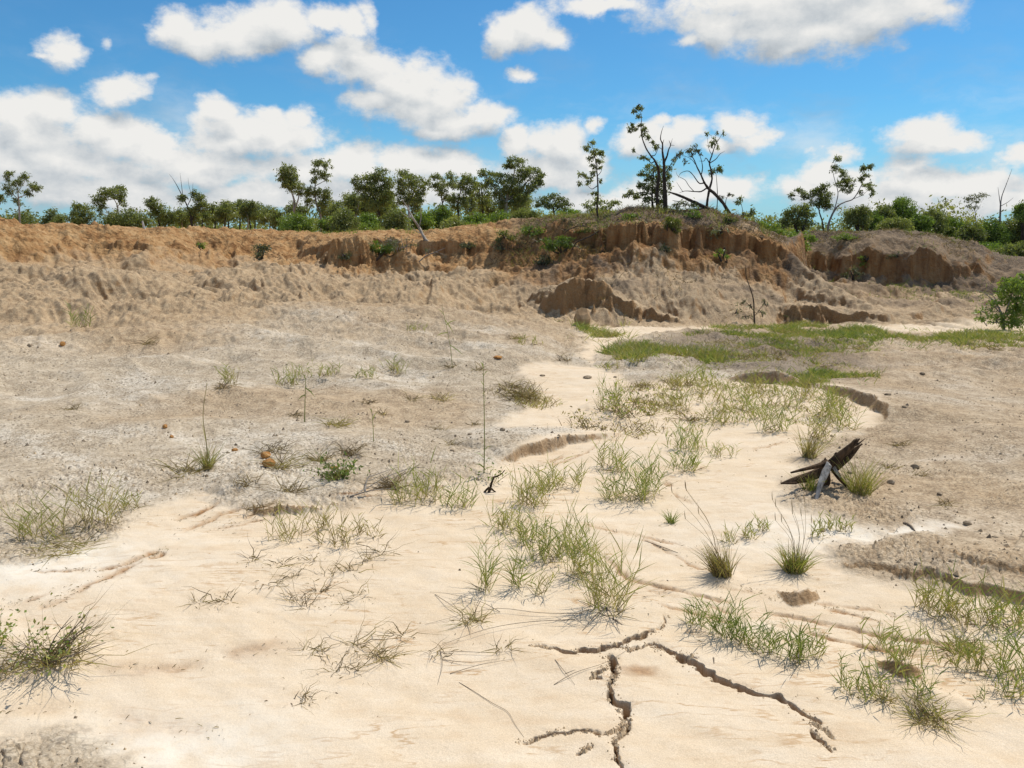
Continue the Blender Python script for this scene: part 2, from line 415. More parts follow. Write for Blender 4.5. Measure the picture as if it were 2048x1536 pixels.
_sp = [(-900,.3),(0,.35),(120,.25),(300,.25),(450,.15),(600,.2),(650,.85),(770,.85),(800,.35),(850,.5),(980,.5),(1080,.25),(1160,.45),(1200,.95),(1330,1.0),(1345,.55),(1375,1.0),(1440,.95),(1470,.6),(1500,1.0),(1560,1.0),(1610,.2),(1640,.5),(1700,.15),(1735,.85),(1755,.85),(1785,.2),(1815,.3),(1838,.95),(1882,.95),(1915,.2),(2100,.4),(2900,.5)]
_sth = [math.atan2(*at(p, 490, 20)[:2]) for p, _ in _sp]; _ssv = [v for _, v in _sp]
def box_sel(pl, x, y, m):
    lo, hi = pl[:, :2].min(0) - m, pl[:, :2].max(0) + m
    return np.nonzero((x > lo[0]) & (x < hi[0]) & (y > lo[1]) & (y < hi[1]))[0]
def terrain(x, y, full=True):
    """height of the ground and its soil zones at plan positions"""
    x = np.asarray(x, np.float32); y = np.asarray(y, np.float32)
    r = np.hypot(x, y); th = np.arctan2(x, y)
    rk, zk = knots(th)
    q0 = 0 * r
    for k in range(NK - 1): q0 = q0 + np.clip((r - rk[k]) / (rk[k + 1] - rk[k]), 0, 1)
    steep = np.interp(th, _sth, _ssv).astype(np.float32)
    z = np.zeros(x.shape, np.float32)
    F = np.nonzero(q0 > 2.2)[0]; X, Y, Rr, Th, Q, S = x[F], y[F], r[F], th[F], q0[F], steep[F]
    far = sstep(Q, 2.2, 3.6) * (1 - sstep(Q, 8.0, 8.8))
    sc = sstep(Q, 4.2, 5.0) * (1 - sstep(Q, 7.0, 7.6))
    # gullied edge: promontories, bays, flutes
    w1 = fbm(X * .42, Y * .42, 4, 1) * .80
    arc = Th * 21.0
    flute = ridged(arc * 1.1 + .3 * w1, Rr * .10, 3, 11)
    flute2 = ridged(arc * 4.2, Rr * .25, 2, 14)
    S = np.clip(S + .45 * perlin(X * .9, Y * .4, 16), 0, 1)
    rr_ = Rr + sc * (w1 + (.25 + .75 * S) * ((flute - .6) * .60 * np.clip(.55 + .9 * fbm(X * .35, Y * .35, 2, 17), .1, 1.3) + (flute2 - .6) * .14 * np.clip(.5 + 1.2 * fbm(X * .6, Y * .6, 2, 18), 0, 1.4))) + far * fbm(X * .9, Y * .9, 3, 4) * .12 + sc * fbm(X * 1.7, Y * 1.7, 3, 6) * .22
    zz = zk[0][F] * 1.0
    for k in range(NK - 1):
        t = np.clip((rr_ - rk[k][F]) / (rk[k + 1][F] - rk[k][F]), 0, 1)
        if k == 5:      # scarp: talus foot, then a face of varying steepness
            t2 = np.where(t < .62, t / .62 * .26, .26 + .74 * sstep(t, .61, .72))
            tt = t2 * S + (1 - S) * t
        elif k == 4: tt = t ** 1.25
        elif k == 6: tt = np.sin(t * np.pi / 2)
        else: tt = t
        zz = zz + (zk[k + 1][F] - zk[k][F]) * tt
    # mounds and rills in front of the banks
    mnd = sstep(Q, 2.7, 3.4) * (1 - sstep(Q, 4.7, 5.3))
    m1 = ridged(X * .36 + .7 * perlin(X * .3, Y * .3, 50), Y * .50, 2, 20)
    zz = zz + mnd * (fbm(X * .33 + 3, Y * .48, 2, 21) * .34 + (m1 - .62) * .14 + fbm(X * 1.1, Y * 1.1, 4, 23, .55) * .10)
    rill = ridged(arc * 1.5 + 1.6 * perlin(X * .5, Y * .5, 40) + Rr * .45, Rr * .22, 3, 26)
    rill4 = ridged(arc * 6.0 + 1.6 * perlin(X * .8, Y * .8, 43) + Rr * .8, Rr * .4, 2, 29)
    zz = zz - mnd * (np.clip(.75 - rill, 0, 1) * .15 + np.clip(.7 - rill4, 0, 1) * .035)
    pin = sstep(Q, 3.9, 4.7) * (1 - sstep(Q, 5.7, 6.2))
    p1 = ridged(X * 1.5, Y * 1.2, 3, 30)
    zz = zz + pin * (.12 + .88 * S) * ((p1 - .6) * .17 + (ridged(X * 3.6, Y * 2.4, 3, 33) - .6) * .085 + fbm(X * 8, Y * 6, 2, 331) * .04)
    soft = sstep(Q, 4.6, 5.4) * (1 - sstep(Q, 6.7, 7.3)) * (1 - S)
    rill3 = ridged(arc * 2.6 + 1.5 * perlin(X * .6, Y * .6, 41), Rr * .35, 3, 28)
    zz = zz + soft * ((ridged(X * .30, Y * .34, 3, 34) - .6) * .50 + (rill3 - .6) * .20 + (ridged(X * 2.1, Y * 1.3, 3, 35) - .6) * .06 + fbm(X * 7, Y * 5, 3, 351) * .035)
    zz = zz + far * (fbm(X * 3.1, Y * 3.1, 4, 352, .62) * .035)
    top = sstep(Q, 5.8, 6.4) * (1 - sstep(Q, 8.2, 9.0))
    zz = zz + top * fbm(X * .7, Y * .7, 4, 36) * .10
    zz = zz + sstep(Q, 8.2, 9.2) * fbm(X * .05, Y * .05, 3, 37) * .25
    def wedge(pl, front, back, k, rough, blocky=.28, flute_=.22):
        I = box_sel(pl, X, Y, 2.6)
        if not len(I): return
        a_, b_, z0 = X[I], Y[I], zz[I]
        d, s, zc, ss_, L = poly_near(pl, a_ + rough * fbm(a_ * 2.2, b_ * 2.2, 3, 60), b_ + rough * fbm(a_ * 2.2, b_ * 2.2, 3, 61))
        blk = worley(a_ * 3.2 + .4 * fbm(a_ * 3, b_ * 3, 2, 65), b_ * 3.2, 66)[2]
        fr = front * d + (blk - .5) * blocky * np.clip(d * 5, 0, 1) + ((ridged(ss_ * 3.0, d * 1.2, 3, 62) - .6) * flute_ + fbm(a_ * 6, b_ * 6, 3, 63, .6) * flute_) * np.clip(d * 8, 0, 1)
        w = zc - np.where(s > 0, fr, back * d) - .9 * np.clip(.35 - np.minimum(ss_, L - ss_), 0, 1)
        zz[I] = np.where(w > z0 - .6, smax(w, z0, k), z0)
    wedge(SPUR, .52, .62, .25, .10, 0.0, .06)
    wedge(BLOCK, 2.6, .15, .05, .12)
    wedge(WEDGE, 2.6, .16, .05, .22)
    wedge(LOWBANK, 2.2, .06, .04, .2)
    I = box_sel(SPUR, X, Y, 2.4)
    if len(I):
        a_, b_ = X[I], Y[I]
        sd_ = poly_near(SPUR, a_, b_)[0]
        zz[I] -= (1 - sstep(sd_, .5, 2.4)) * sstep(Rr[I], 15.5, 16.5) * np.clip(.8 - ridged(a_ * 1.7 + b_ * .8, b_ * .4 - a_ * .2, 3, 64), 0, 1) * .16
    z[F] = zz
    N_ = np.nonzero(q0 <= 2.2)[0]
    z[N_] = np.interp(q0[N_], [0, 1, 2], [0, 0, 1]) * zk[2][N_] + np.clip(q0[N_] - 2, 0, 1) * (zk[3][N_] - zk[2][N_])
    # ---- the near ground
    sand = np.zeros(x.shape, np.float32); rust = sand.copy(); cut = sand.copy()
    A = np.nonzero(r < 26)[0]
    X, Y, Rr, Q, zz = x[A], y[A], r[A], q0[A], z[A]
    sd = np.full(X.shape, -9., np.float32)
    for P in SAND_POLYS: sd = np.maximum(sd, sd_poly(P, X, Y))
    sdn = sd + fbm(X * 2.3, Y * 2.3, 4, 70) * (.02 + .012 * Rr)
    sa = sstep(sdn + .03 * fbm(X * 11, Y * 11, 2, 71), -.06 - .006 * Rr, .09 + .008 * Rr)
    near = 1 - sstep(Rr, 13, 18)
    zz = zz + near * (1 - sa) * (.020 + fbm(X * .8, Y * .8, 4, 72) * .035 + sstep(Rr, 5, 9) * (ridged(X * .45 + Y * .25, Y * .5 - X * .1, 3, 74) - .62) * .16)
    zz = zz + near * fbm(X * .35, Y * .35, 2, 73) * .05 * sstep(Rr, 1.5, 4)
    fx, fy = X * .8 - Y * .6, X * .6 + Y * .8
    zz = zz + sa * near * (fbm(fx * 1.1, fy * 3.0, 3, 75) * .010 + fbm(X * 5, Y * 5, 2, 76) * .0022 + (ridged(fx * 2.2 + .6 * perlin(X * 2, Y * 2, 78), fy * 13, 2, 77) - .6) * .0042 * sstep(fbm(X * .7, Y * .7, 2, 79), -.1, .5))
    for (pl, fs, bs) in BANKS:
        I = box_sel(pl, X, Y, 2.0)
        if not len(I): continue
        a_, b_, z0 = X[I], Y[I], zz[I]
        rg = .035
        d, s, zc, ss_, L = poly_near(pl, a_ + rg * fbm(a_ * 5, b_ * 5, 3, 80), b_ + rg * fbm(a_ * 5, b_ * 5, 3, 81))
        end = np.minimum(ss_, L - ss_)
        w = zc - np.where(s > 0, fs * d, bs * d + .05 * np.clip(d - .5, 0, 9)) - .35 * np.clip(.22 - end, 0, 1)
        zz[I] = np.where((w > z0 - .1) & (d < 1.9), smax(w, z0, .012), z0)
        sa[I] = sa[I] * (1 - .85 * (s > 0) * (w > z0 - .01) * (d < .3))
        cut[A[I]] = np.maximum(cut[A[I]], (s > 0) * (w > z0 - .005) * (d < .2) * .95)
    for (px, py, rad, h) in PEDESTALS:
        c = on(px, py)
        I = np.nonzero(np.hypot(X - c[0], Y - c[1]) < rad * 2.2)[0]
        if not len(I): continue
        d = np.hypot(X[I] - c[0], Y[I] - c[1]) * (1 + .35 * perlin(X[I] * 9, Y[I] * 9, 83)) / rad
        zz[I] += h * np.clip(1.15 - d, 0, 1) ** .8
    for lines, is_crack in ((CRACKS, True), (RILLS, False)):
        for (pl, w_, dep) in lines:
            I = box_sel(pl, X, Y, .25)
            if not len(I): continue
            a_, b_ = X[I], Y[I]
            d, s, _, ss_, L = poly_near(pl, a_ + .022 * fbm(a_ * 11, b_ * 11, 3, 85), b_ + .022 * fbm(a_ * 11, b_ * 11, 3, 86))
            end = np.minimum(ss_, L - ss_)
            if is_crack:
                tp = np.clip(.30 + end / (L * .30), 0, 1)
                u = d / (w_ * tp * np.clip(1 + .7 * fbm(a_ * 20, b_ * 20, 3, 88), .42, 3))
                zz[I] -= dep * tp * (1 - sstep(u, .72, 1.0)) * (1 + .45 * fbm(a_ * 30, b_ * 30, 2, 89)) + .004 * np.exp(-(u / 3.0) ** 2)
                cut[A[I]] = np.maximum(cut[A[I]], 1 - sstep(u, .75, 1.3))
            else:
                tp = np.clip(end / (L * .2), 0, 1)
                gap = sstep(fbm(a_ * 3.0, b_ * 3.0, 2, 91), -.55, .1)
                u = d / w_
                zz[I] -= dep * tp * gap * np.exp(-u * u) * (1 + .5 * fbm(a_ * 18, b_ * 18, 2, 92))
                rust[A[I]] = np.maximum(rust[A[I]], tp * gap * np.clip(np.exp(-(u * .55) ** 2) * (1 + .5 * fbm(a_ * 9, b_ * 9, 2, 93)), 0, 1) * min(1.0, .028 / w_) ** 2 * (.4 + .6 * min(1, dep / .012)))
    cr = (1 - sa) * (1 - sstep(Q, 5.0, 5.6))
    if full:   # baked clay: polygons of cracked mud, crumbs
        I = np.nonzero((Rr < 14) & (cr > .02))[0]
        a_, b_ = X[I], Y[I]
        det = (1 - sstep(Rr[I], 3.8, 8.5)) * .85 + .15 * (1 - sstep(Rr[I], 9, 14))
        cell, c2, idc = worley(a_ * 23 + .5 * perlin(a_ * 14, b_ * 14, 95), b_ * 23, 96)
        patch = sstep(fbm(a_ * 1.6, b_ * 1.6, 2, 97), -.35, .35)
        zz[I] += cr[I] * det * (.016 * np.clip(c2 - cell, 0, .22) / .22 * (.3 + patch) + .012 * idc * patch + fbm(a_ * 13, b_ * 13, 2, 98) * .005)
        I = np.nonzero((Rr > 9) & (Q < 8.5))[0]
        zz[I] += sstep(Rr[I], 8, 13) * (1 - sa[I]) * (fbm(X[I] * 6.5, Y[I] * 5.2, 3, 99, .65) * .026)
    z[A] = zz; sand[A] = sa
    return z, dict(q=q0, sand=sand, rust=rust, cut=cut, r=r, th=th, steep=steep)

def ground_z(x, y):
    z, _ = terrain(np.atleast_1d(np.asarray(x, float)), np.atleast_1d(np.asarray(y, float)))
    return z
def hits(pix):
    """where sight lines through photograph pixels meet the ground"""
    pix = np.asarray(pix, float)
    Ys = np.geomspace(1.6, 60, 420)
    a, b, c = ray(pix[:, 0], pix[:, 1])
    t = Ys[None, :] / b[:, None]
    X = a[:, None] * t; Z = CAM_H + c[:, None] * t; YY = np.broadcast_to(Ys, X.shape)
    G_ = terrain(X.ravel(), YY.ravel(), False)[0].reshape(X.shape)
    below = (Z - G_) < 0
    i = np.where(below.any(1), below.argmax(1), len(Ys) - 1); i = np.maximum(i, 1)
    n = np.arange(len(pix))
    d0 = (Z - G_)[n, i - 1]; d1 = (Z - G_)[n, i]
    f = np.clip(d0 / (d0 - d1 + 1e-9), 0, 1)
    y = Ys[i - 1] + f * (Ys[i] - Ys[i - 1])
    x = a * y / b
    return np.stack([x, y, ground_z(x, y)], 1)

# ------------------------------------------------------------------ ground mesh
DENSE = R(38.5)
NC, NR = 960, 860
th_d = np.linspace(-DENSE, DENSE, NC)
side_ = np.linspace(DENSE, math.pi, 46)[1:] ** 1.0
th_all = np.concatenate([-side_[::-1], th_d, side_[:-1]])
# place the rings of vertices where the land is steep or close
fr = np.concatenate([np.geomspace(.6, 12, 420), np.linspace(12, 31, 900)[1:], np.geomspace(31, 4000, 90)[1:]])
sub = np.linspace(0, NC - 1, 180).astype(int)
ths = th_d[sub]
FX = np.sin(ths)[:, None] * fr; FY = np.cos(ths)[:, None] * fr
fz = terrain(FX.ravel(), FY.ravel(), False)[0].reshape(FX.shape)
ang = np.arctan2(fz - CAM_H, fr[None, :])
dr = np.diff(fr)[None, :]; dz = np.abs(np.diff(fz, axis=1)); rm = (fr[1:] + fr[:-1])[None, :] / 2
metric = 1.2 * np.abs(np.diff(ang, axis=1)) * np.where(rm < 2.0, .12, 1.0) + .26 * np.hypot(dr, dz * 2.0) / rm * np.where(rm < 40, 1.0, .12) * np.where(rm < 2.0, .1, 1.0) + .10 * dz / rm
ker = np.hanning(9); ker /= ker.sum()
metric = np.apply_along_axis(lambda m: np.convolve(np.pad(m, 4, 'edge'), ker, 'valid'), 1, metric)
ker = np.hanning(7); ker /= ker.sum()
metric = np.apply_along_axis(lambda m: np.convolve(np.pad(m, 3, 'edge'), ker, 'valid'), 0, metric)
cum = np.concatenate([np.zeros((len(ths), 1)), np.cumsum(metric, 1)], 1); cum /= cum[:, -1:]
u = np.linspace(0, 1, NR)
Rsub = np.stack([np.interp(u, cum[i], fr) for i in range(len(ths))])
idx = np.clip(np.interp(th_all, ths, np.arange(len(ths))), 0, len(ths) - 1)
i0 = np.floor(idx).astype(int); i1 = np.minimum(i0 + 1, len(ths) - 1); f = (idx - i0)[:, None]
RR = Rsub[i0] * (1 - f) + Rsub[i1] * f
TH = np.broadcast_to(th_all[:, None], RR.shape)
GX, GY = np.sin(TH) * RR, np.cos(TH) * RR
gzv, Z = terrain(GX.ravel(), GY.ravel())
NT_ = len(th_all)
verts = np.stack([GX.ravel(), GY.ravel(), gzv], 1).astype(np.float32)
verts = np.vstack([verts, [[0, 0, float(ground_z(0.01, 0.01)[0])]]]).astype(np.float32)
ci = np.arange(NT_); cj = (ci + 1) % NT_
a = (ci[:, None] * NR + np.arange(NR - 1)); b = (cj[:, None] * NR + np.arange(NR - 1))
quads = np.stack([a, a + 1, b + 1, b], -1).reshape(-1, 4)
print('terrain', round(time.time() - T0, 1), len(quads))
# smooth normals of the whole sheet, so that its pieces meet without a seam
v0, v1, v2, v3 = (verts[quads[:, k]] for k in range(4))
fn = np.cross(v2 - v0, v3 - v1)
flip = fn[:, 2].mean() < 0
if flip: quads = quads[:, ::-1]; fn = -fn
vn = np.zeros_like(verts)
for k in range(4):
    for c in range(3):
        vn[:, c] += np.bincount(quads[:, k], fn[:, c], len(verts))
vn /= np.maximum(np.linalg.norm(vn, axis=1, keepdims=True), 1e-12)
vn[-1] = (0, 0, 1)

q, r_, sand, rust, cut = Z['q'], Z['r'], Z['sand'], Z['rust'], Z['cut']
X_, Y_ = verts[:-1, 0], verts[:-1, 1]
slope = 1 - vn[:-1, 2]
cut = np.maximum(cut, .85 * sstep(slope, .38, .62) * sstep(r_, 12.5, 14) * (1 - sstep(q, 3.9, 4.5)))
hill = sstep(Z['th'], -.03, .06) * (1 - sstep(q, 8.2, 9.2))
clay = sstep(q + .5 * fbm(X_ * .6, Y_ * .6, 4, 120) - .75 * (1 - sstep(Z['th'], -.30, .0)), 4.05, 5.0) * (1 - .80 * hill * sstep(q + .3 * fbm(X_ * 1.1, Y_ * 1.1, 3, 121), 6.05, 6.35))
rbank = sstep(Z['th'], math.atan2(*at(1590, 480, 20)[:2]), math.atan2(*at(1640, 480, 20)[:2]))
clay = clay * (1 - .8 * rbank * (1 - sstep(q, 7.6, 8.2)))
clay = np.clip(clay + .9 * sstep(slope, .30, .6) * sstep(r_, 12, 15), 0, 1)
humus = hill * sstep(q + .4 * fbm(X_ * .9, Y_ * .9, 3, 123), 5.95, 6.3) * (1 - sstep(slope, .35, .6)) * (1 - sstep(q, 8, 9))
mnd_ = sstep(q, 3.6, 4.3) * (1 - sstep(q, 4.8, 5.3)) * sstep(fbm(X_ * .8, Y_ * .8, 3, 124), .1, .5)
tal_ = sstep(q, 3.4, 4.0) * (1 - sstep(q, 5.3, 5.9)) * sstep(fbm(X_ * .55, Y_ * .8, 5, 131, .6), -.25, .45)
humus = np.maximum(humus, .7 * rbank * sstep(q + .3 * fbm(X_ * .8, Y_ * .8, 3, 132), 4.6, 5.3) * (1 - sstep(slope, .30, .55)) * (1 - sstep(q, 8, 9)))
humus = np.clip(humus + .75 * hill * mnd_ + .55 * hill * tal_, 0, 1)
SOILP = np.array([on(px, py, .06) for px, py in [(1270,695),(1330,672),(1460,662),(1640,676),(1740,700),(1760,745),(1640,772),(1520,752),(1400,742),(1310,728)]])
humus = np.maximum(humus, .62 * sstep(sd_poly(SOILP, X_, Y_) + .5 * fbm(X_ * .9, Y_ * .9, 4, 134), -.3, .5) * (1 - sand))
tan = .65 * sstep(sd_poly(TAN_POLY, X_, Y_) + .6 * fbm(X_ * .8, Y_ * .8, 4, 125), -.35, .5)
rcr = sstep(Z['th'], .22, .42) * (1 - sstep(q, 2.4, 3.0))      # the crust on the right bears more brown clay
tan = np.maximum(tan, rcr * (.55 + .3 * fbm(X_ * 1.1, Y_ * 1.1, 4, 135)))
tan = np.maximum(tan, sstep(q + .3 * fbm(X_ * .5, Y_ * .5, 3, 130), 2.2, 3.0) * (.97 - .10 * hill))
pale = sstep(.6 * fbm(X_ * .8 + Y_ * .3, Y_ * .55 - X_ * .1, 5, 126, .62) + .7 * fbm(X_ * .35, (Y_ + .28 * X_) * 1.5, 5, 133, .6), -.25, .75) * (1 - .8 * tan)
for pl in PALE_LINES:
    d = poly_near(pl, X_ + .15 * fbm(X_ * 2, Y_ * 2, 3, 127), Y_ + .15 * fbm(X_ * 2, Y_ * 2, 3, 128))[0]
    pale = np.maximum(pale, np.exp(-(d / (.012 * r_ + .02)) ** 2) * 1.2 * (1 - sstep(q, 3.2, 3.6)))
pale = np.clip(pale, 0, 1)
wpt = on(1780, 1068); whit = np.exp(-(((X_ - wpt[0]) / .9) ** 2 + ((Y_ - wpt[1]) / .35) ** 2))
wpt = on(330, 1500); whit += np.exp(-(((X_ - wpt[0]) / .45) ** 2 + ((Y_ - wpt[1]) / .25) ** 2)) * .8
wpt = on(60, 1130); whit += np.exp(-(((X_ - wpt[0]) / .6) ** 2 + ((Y_ - wpt[1]) / .4) ** 2))
wpt = on(1240, 1345); damp = np.exp(-((np.hypot((X_ - on(1282, 1342)[0]) / .085, (Y_ - on(1282, 1342)[1]) / .045) * (1 + .3 * perlin(X_ * 20, Y_ * 20, 129))) ** 4))
rust = np.clip(rust + .8 * damp, 0, 1)

def add_attr(me, name, arr):
    at_ = me.attributes.new(name, 'FLOAT', 'POINT')
    at_.data.foreach_set('value', np.ascontiguousarray(arr, np.float32))
def fast_mesh(name, v, loops, sizes, mat, smooth=True):
    me = bpy.data.meshes.new(name)
    me.vertices.add(len(v)); me.vertices.foreach_set('co', np.ascontiguousarray(v, np.float32).ravel())
    me.loops.add(len(loops)); me.loops.foreach_set('vertex_index', np.ascontiguousarray(loops, np.int32))
    starts = np.concatenate([[0], np.cumsum(sizes)[:-1]]).astype(np.int32)
    me.polygons.add(len(sizes)); me.polygons.foreach_set('loop_start', starts)
    me.polygons.foreach_set('use_smooth', np.full(len(sizes), smooth))
    if mat: me.materials.append(mat)
    me.update(calc_edges=True)
    return me
def link(name, me, parent=None, **props):
    o = bpy.data.objects.new(name, me)
    COL.objects.link(o)
    if parent: o.parent = parent
    for k, v in props.items(): o[k] = v
    return o

# ------------------------------------------------------------------ soil material
def vor2(N, P, sc):
    v = N.node('ShaderNodeTexVoronoi', feature='F1'); N.put(v.inputs['Vector'], P); v.inputs['Scale'].default_value = sc
    return v.outputs['Distance']
def soil_material():
    m = bpy.data.materials.new('soil'); m.use_nodes = True
    N = NT(m.node_tree); N.n.clear()
    P = N.node('ShaderNodeTexCoord').outputs['Object']
    sand, clay, pale, rust, tan, hum, whit, cut, dist = (N.attr(k) for k in ('sand', 'clay', 'pale', 'rust', 'tan', 'humus', 'white', 'cut', 'reach'))
    n_f = N.noise(P, 55, 4, .65); n_m = N.noise(P, 9, 5, .6); n_l = N.noise(P, 1.6, 4, .55); n_x = N.noise(P, 220, 2, .6)
    # baked clay crust: grey-buff crumbs, pale salt dust, dark crumbs
    crust = N.ramp(n_f, [(.30, (.165, .124, .084)), (.42, (.360, .288, .205)), (.55, (.520, .435, .325)), (.72, (.655, .568, .445))])
    mid = N.ramp(n_m, [(.34, (.235, .180, .122)), (.5, (.43, .348, .250)), (.66, (.57, .485, .370))])
    crust = N.mix(.5, crust, mid)
    crust = N.mix(N.math('MULTIPLY', N.math('MULTIPLY', pale, .85), N.ss(n_m, .34, .56, .25, 1.0)), crust, N.ramp(n_f, [(.30, (.34, .29, .225)), (.48, (.57, .505, .415)), (.7, (.69, .625, .525))]))
    crust = N.mix(N.math('MULTIPLY', tan, .90), crust, N.ramp(N.math('ADD', N.math('MULTIPLY', n_f, .5), N.math('MULTIPLY', n_m, .5)), [(.36, (.205, .134, .074)), (.5, (.385, .270, .158)), (.64, (.515, .385, .240))]))
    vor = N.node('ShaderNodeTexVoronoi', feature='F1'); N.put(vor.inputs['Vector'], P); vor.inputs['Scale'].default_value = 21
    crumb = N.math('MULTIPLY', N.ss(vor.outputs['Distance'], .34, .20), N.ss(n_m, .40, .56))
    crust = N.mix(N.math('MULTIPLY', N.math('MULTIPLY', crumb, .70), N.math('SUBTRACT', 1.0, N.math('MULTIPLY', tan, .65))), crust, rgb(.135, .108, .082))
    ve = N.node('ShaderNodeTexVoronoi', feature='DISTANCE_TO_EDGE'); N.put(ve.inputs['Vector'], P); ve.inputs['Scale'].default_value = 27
    joint_shade = N.math('MULTIPLY', N.ss(ve.outputs['Distance'], .10, .02), N.ss(n_l, .40, .55))  # cracks between crumbs, with the shadow in the gaps painted into the colour
    crust = N.mix(N.math('MULTIPLY', joint_shade, .55), crust, rgb(.15, .115, .078))
    # orange subsoil in the scarps
    sv = N.node('ShaderNodeMapping'); N.put(sv.inputs['Vector'], P); sv.inputs['Scale'].default_value = (1.0, 1.0, .18)
    n_s = N.noise(sv.outputs[0], 5.5, 5, .62)
    clayc = N.ramp(N.math('ADD', N.math('MULTIPLY', n_s, .6), N.math('MULTIPLY', n_l, .4)), [(.36, (.235, .118, .048)), (.46, (.370, .205, .088)), (.55, (.465, .285, .135)), (.68, (.545, .370, .195))])
    clayc = N.mix(N.math('MULTIPLY', N.attr('hill'), .55), clayc, N.mix(1.0, clayc, rgb(.66, .58, .52), 'MULTIPLY'))
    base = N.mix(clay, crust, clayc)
    base = N.mix(N.math('MULTIPLY', hum, N.ss(n_m, .30, .62, .55, 1.0)), base, N.ramp(n_f, [(.3, (.060, .044, .032)), (.5, (.135, .100, .072)), (.7, (.235, .180, .130))]))
    # washed sand
    sv2 = N.node('ShaderNodeMapping'); N.put(sv2.inputs['Vector'], P); sv2.inputs['Rotation'].default_value = (0, 0, R(-37)); sv2.inputs['Scale'].default_value = (1.0, 4.5, 1.0)
    n_fl = N.noise(sv2.outputs[0], 1.5, 8, .68)
    sandc = N.ramp(N.math('ADD', N.math('MULTIPLY', n_fl, .65), N.math('MULTIPLY', n_m, .35)), [(.34, (.575, .440, .300)), (.46, (.630, .508, .366)), (.56, (.655, .542, .408)), (.70, (.685, .592, .468))])
    grain = N.ramp(n_x, [(.3, (.84, .83, .81)), (.7, (1.10, 1.10, 1.10))])
    sandc = N.mix(1.0, sandc, grain, 'MULTIPLY')
    sv3 = N.node('ShaderNodeMapping'); N.put(sv3.inputs['Vector'], P); sv3.inputs['Rotation'].default_value = (0, 0, R(-32)); sv3.inputs['Scale'].default_value = (.55, 2.6, 1.0)
    n_w = N.noise(sv3.outputs[0], 1.3, 7, .58)
    line = N.math('MAXIMUM', N.ss(N.math('ABSOLUTE', N.math('SUBTRACT', n_w, .47)), .014, .0), N.ss(N.math('ABSOLUTE', N.math('SUBTRACT', n_w, .55)), .011, .0))
    line = N.math('MULTIPLY', line, N.math('MULTIPLY', N.ss(n_l, .42, .60), N.ss(n_m, .35, .60)))
    sandc = N.mix(N.math('MULTIPLY', line, .85), sandc, rgb(.42, .265, .135))
    sandc = N.mix(N.math('MULTIPLY', whit, N.ss(n_m, .3, .6, .35, .9)), sandc, rgb(.70, .65, .565))
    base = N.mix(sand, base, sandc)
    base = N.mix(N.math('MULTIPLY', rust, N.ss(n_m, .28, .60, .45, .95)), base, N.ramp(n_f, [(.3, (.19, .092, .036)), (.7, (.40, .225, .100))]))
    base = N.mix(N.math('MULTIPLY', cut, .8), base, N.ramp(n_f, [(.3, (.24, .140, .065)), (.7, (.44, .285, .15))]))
    hgt = N.math('ADD', N.math('MULTIPLY', n_f, .6), N.math('MULTIPLY', n_m, .9))
    bs = N.math('ADD', .28, N.math('MULTIPLY', N.math('SUBTRACT', 1.0, sand), .50))
    bump = N.node('ShaderNodeBump'); bump.inputs['Distance'].default_value = .02
    N.put(bump.inputs['Strength'], bs); N.put(bump.inputs['Height'], hgt)
    rough_h = N.math('ADD', N.math('MULTIPLY', N.noise(P, 4.5, 7, .66), 1.0), N.math('MULTIPLY', N.ss(vor2(N, P, 5.5), .0, .5), .22))
    bump2 = N.node('ShaderNodeBump'); bump2.inputs['Distance'].default_value = .22
    N.put(bump2.inputs['Strength'], N.math('MULTIPLY', N.math('MAXIMUM', clay, N.math('MULTIPLY', hum, .7)), .75)); N.put(bump2.inputs['Height'], rough_h)
    N.l.new(bump.outputs[0], bump2.inputs['Normal']); bump = bump2
    bsdf = N.node('ShaderNodeBsdfPrincipled')
    N.put(bsdf.inputs['Base Color'], base); bsdf.inputs['Roughness'].default_value = .95
    bsdf.inputs['Specular IOR Level'].default_value = .12
    N.put(bsdf.inputs['Normal'], bump.outputs[0])
    out = N.node('ShaderNodeOutputMaterial'); N.l.new(bsdf.outputs[0], out.inputs[0])
    return m
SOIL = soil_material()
attrs = dict(sand=sand, clay=clay, pale=pale, rust=rust, tan=tan, humus=humus, white=np.clip(whit, 0, 1), cut=cut, hill=hill)
attrs = {k: np.append(v, v[0]) for k, v in attrs.items()}
tri = np.stack([np.full(NT_, len(verts) - 1), cj * NR, ci * NR], -1) if not flip else np.stack([np.full(NT_, len(verts) - 1), ci * NR, cj * NR], -1)
fq = quads[:, 0]
fs = np.minimum(sand[np.minimum(fq, len(sand) - 1)], 1); fqz = q[np.minimum(fq, len(q) - 1)]
cls = np.where(fqz > 8.6, 3, np.where(fqz > 4.1, 2, np.where(fs > .5, 0, 1)))
for k, nm in enumerate(['sandy_wash', 'clay_slope', 'gully_bank', 'plain']):
    sel = quads[cls == k]
    loops = sel.ravel(); sizes = np.full(len(sel), 4)
    if k == 0:
        loops = np.concatenate([loops, tri.ravel()]); sizes = np.concatenate([sizes, np.full(len(tri), 3)])
    uq, inv = np.unique(loops, return_inverse=True)
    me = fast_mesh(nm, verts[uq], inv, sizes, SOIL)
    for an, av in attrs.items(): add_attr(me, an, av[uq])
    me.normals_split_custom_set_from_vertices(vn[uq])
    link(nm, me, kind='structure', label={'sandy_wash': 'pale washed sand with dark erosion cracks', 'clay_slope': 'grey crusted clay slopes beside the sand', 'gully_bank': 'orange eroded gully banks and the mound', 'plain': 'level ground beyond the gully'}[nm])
print('ground', round(time.time() - T0, 1))
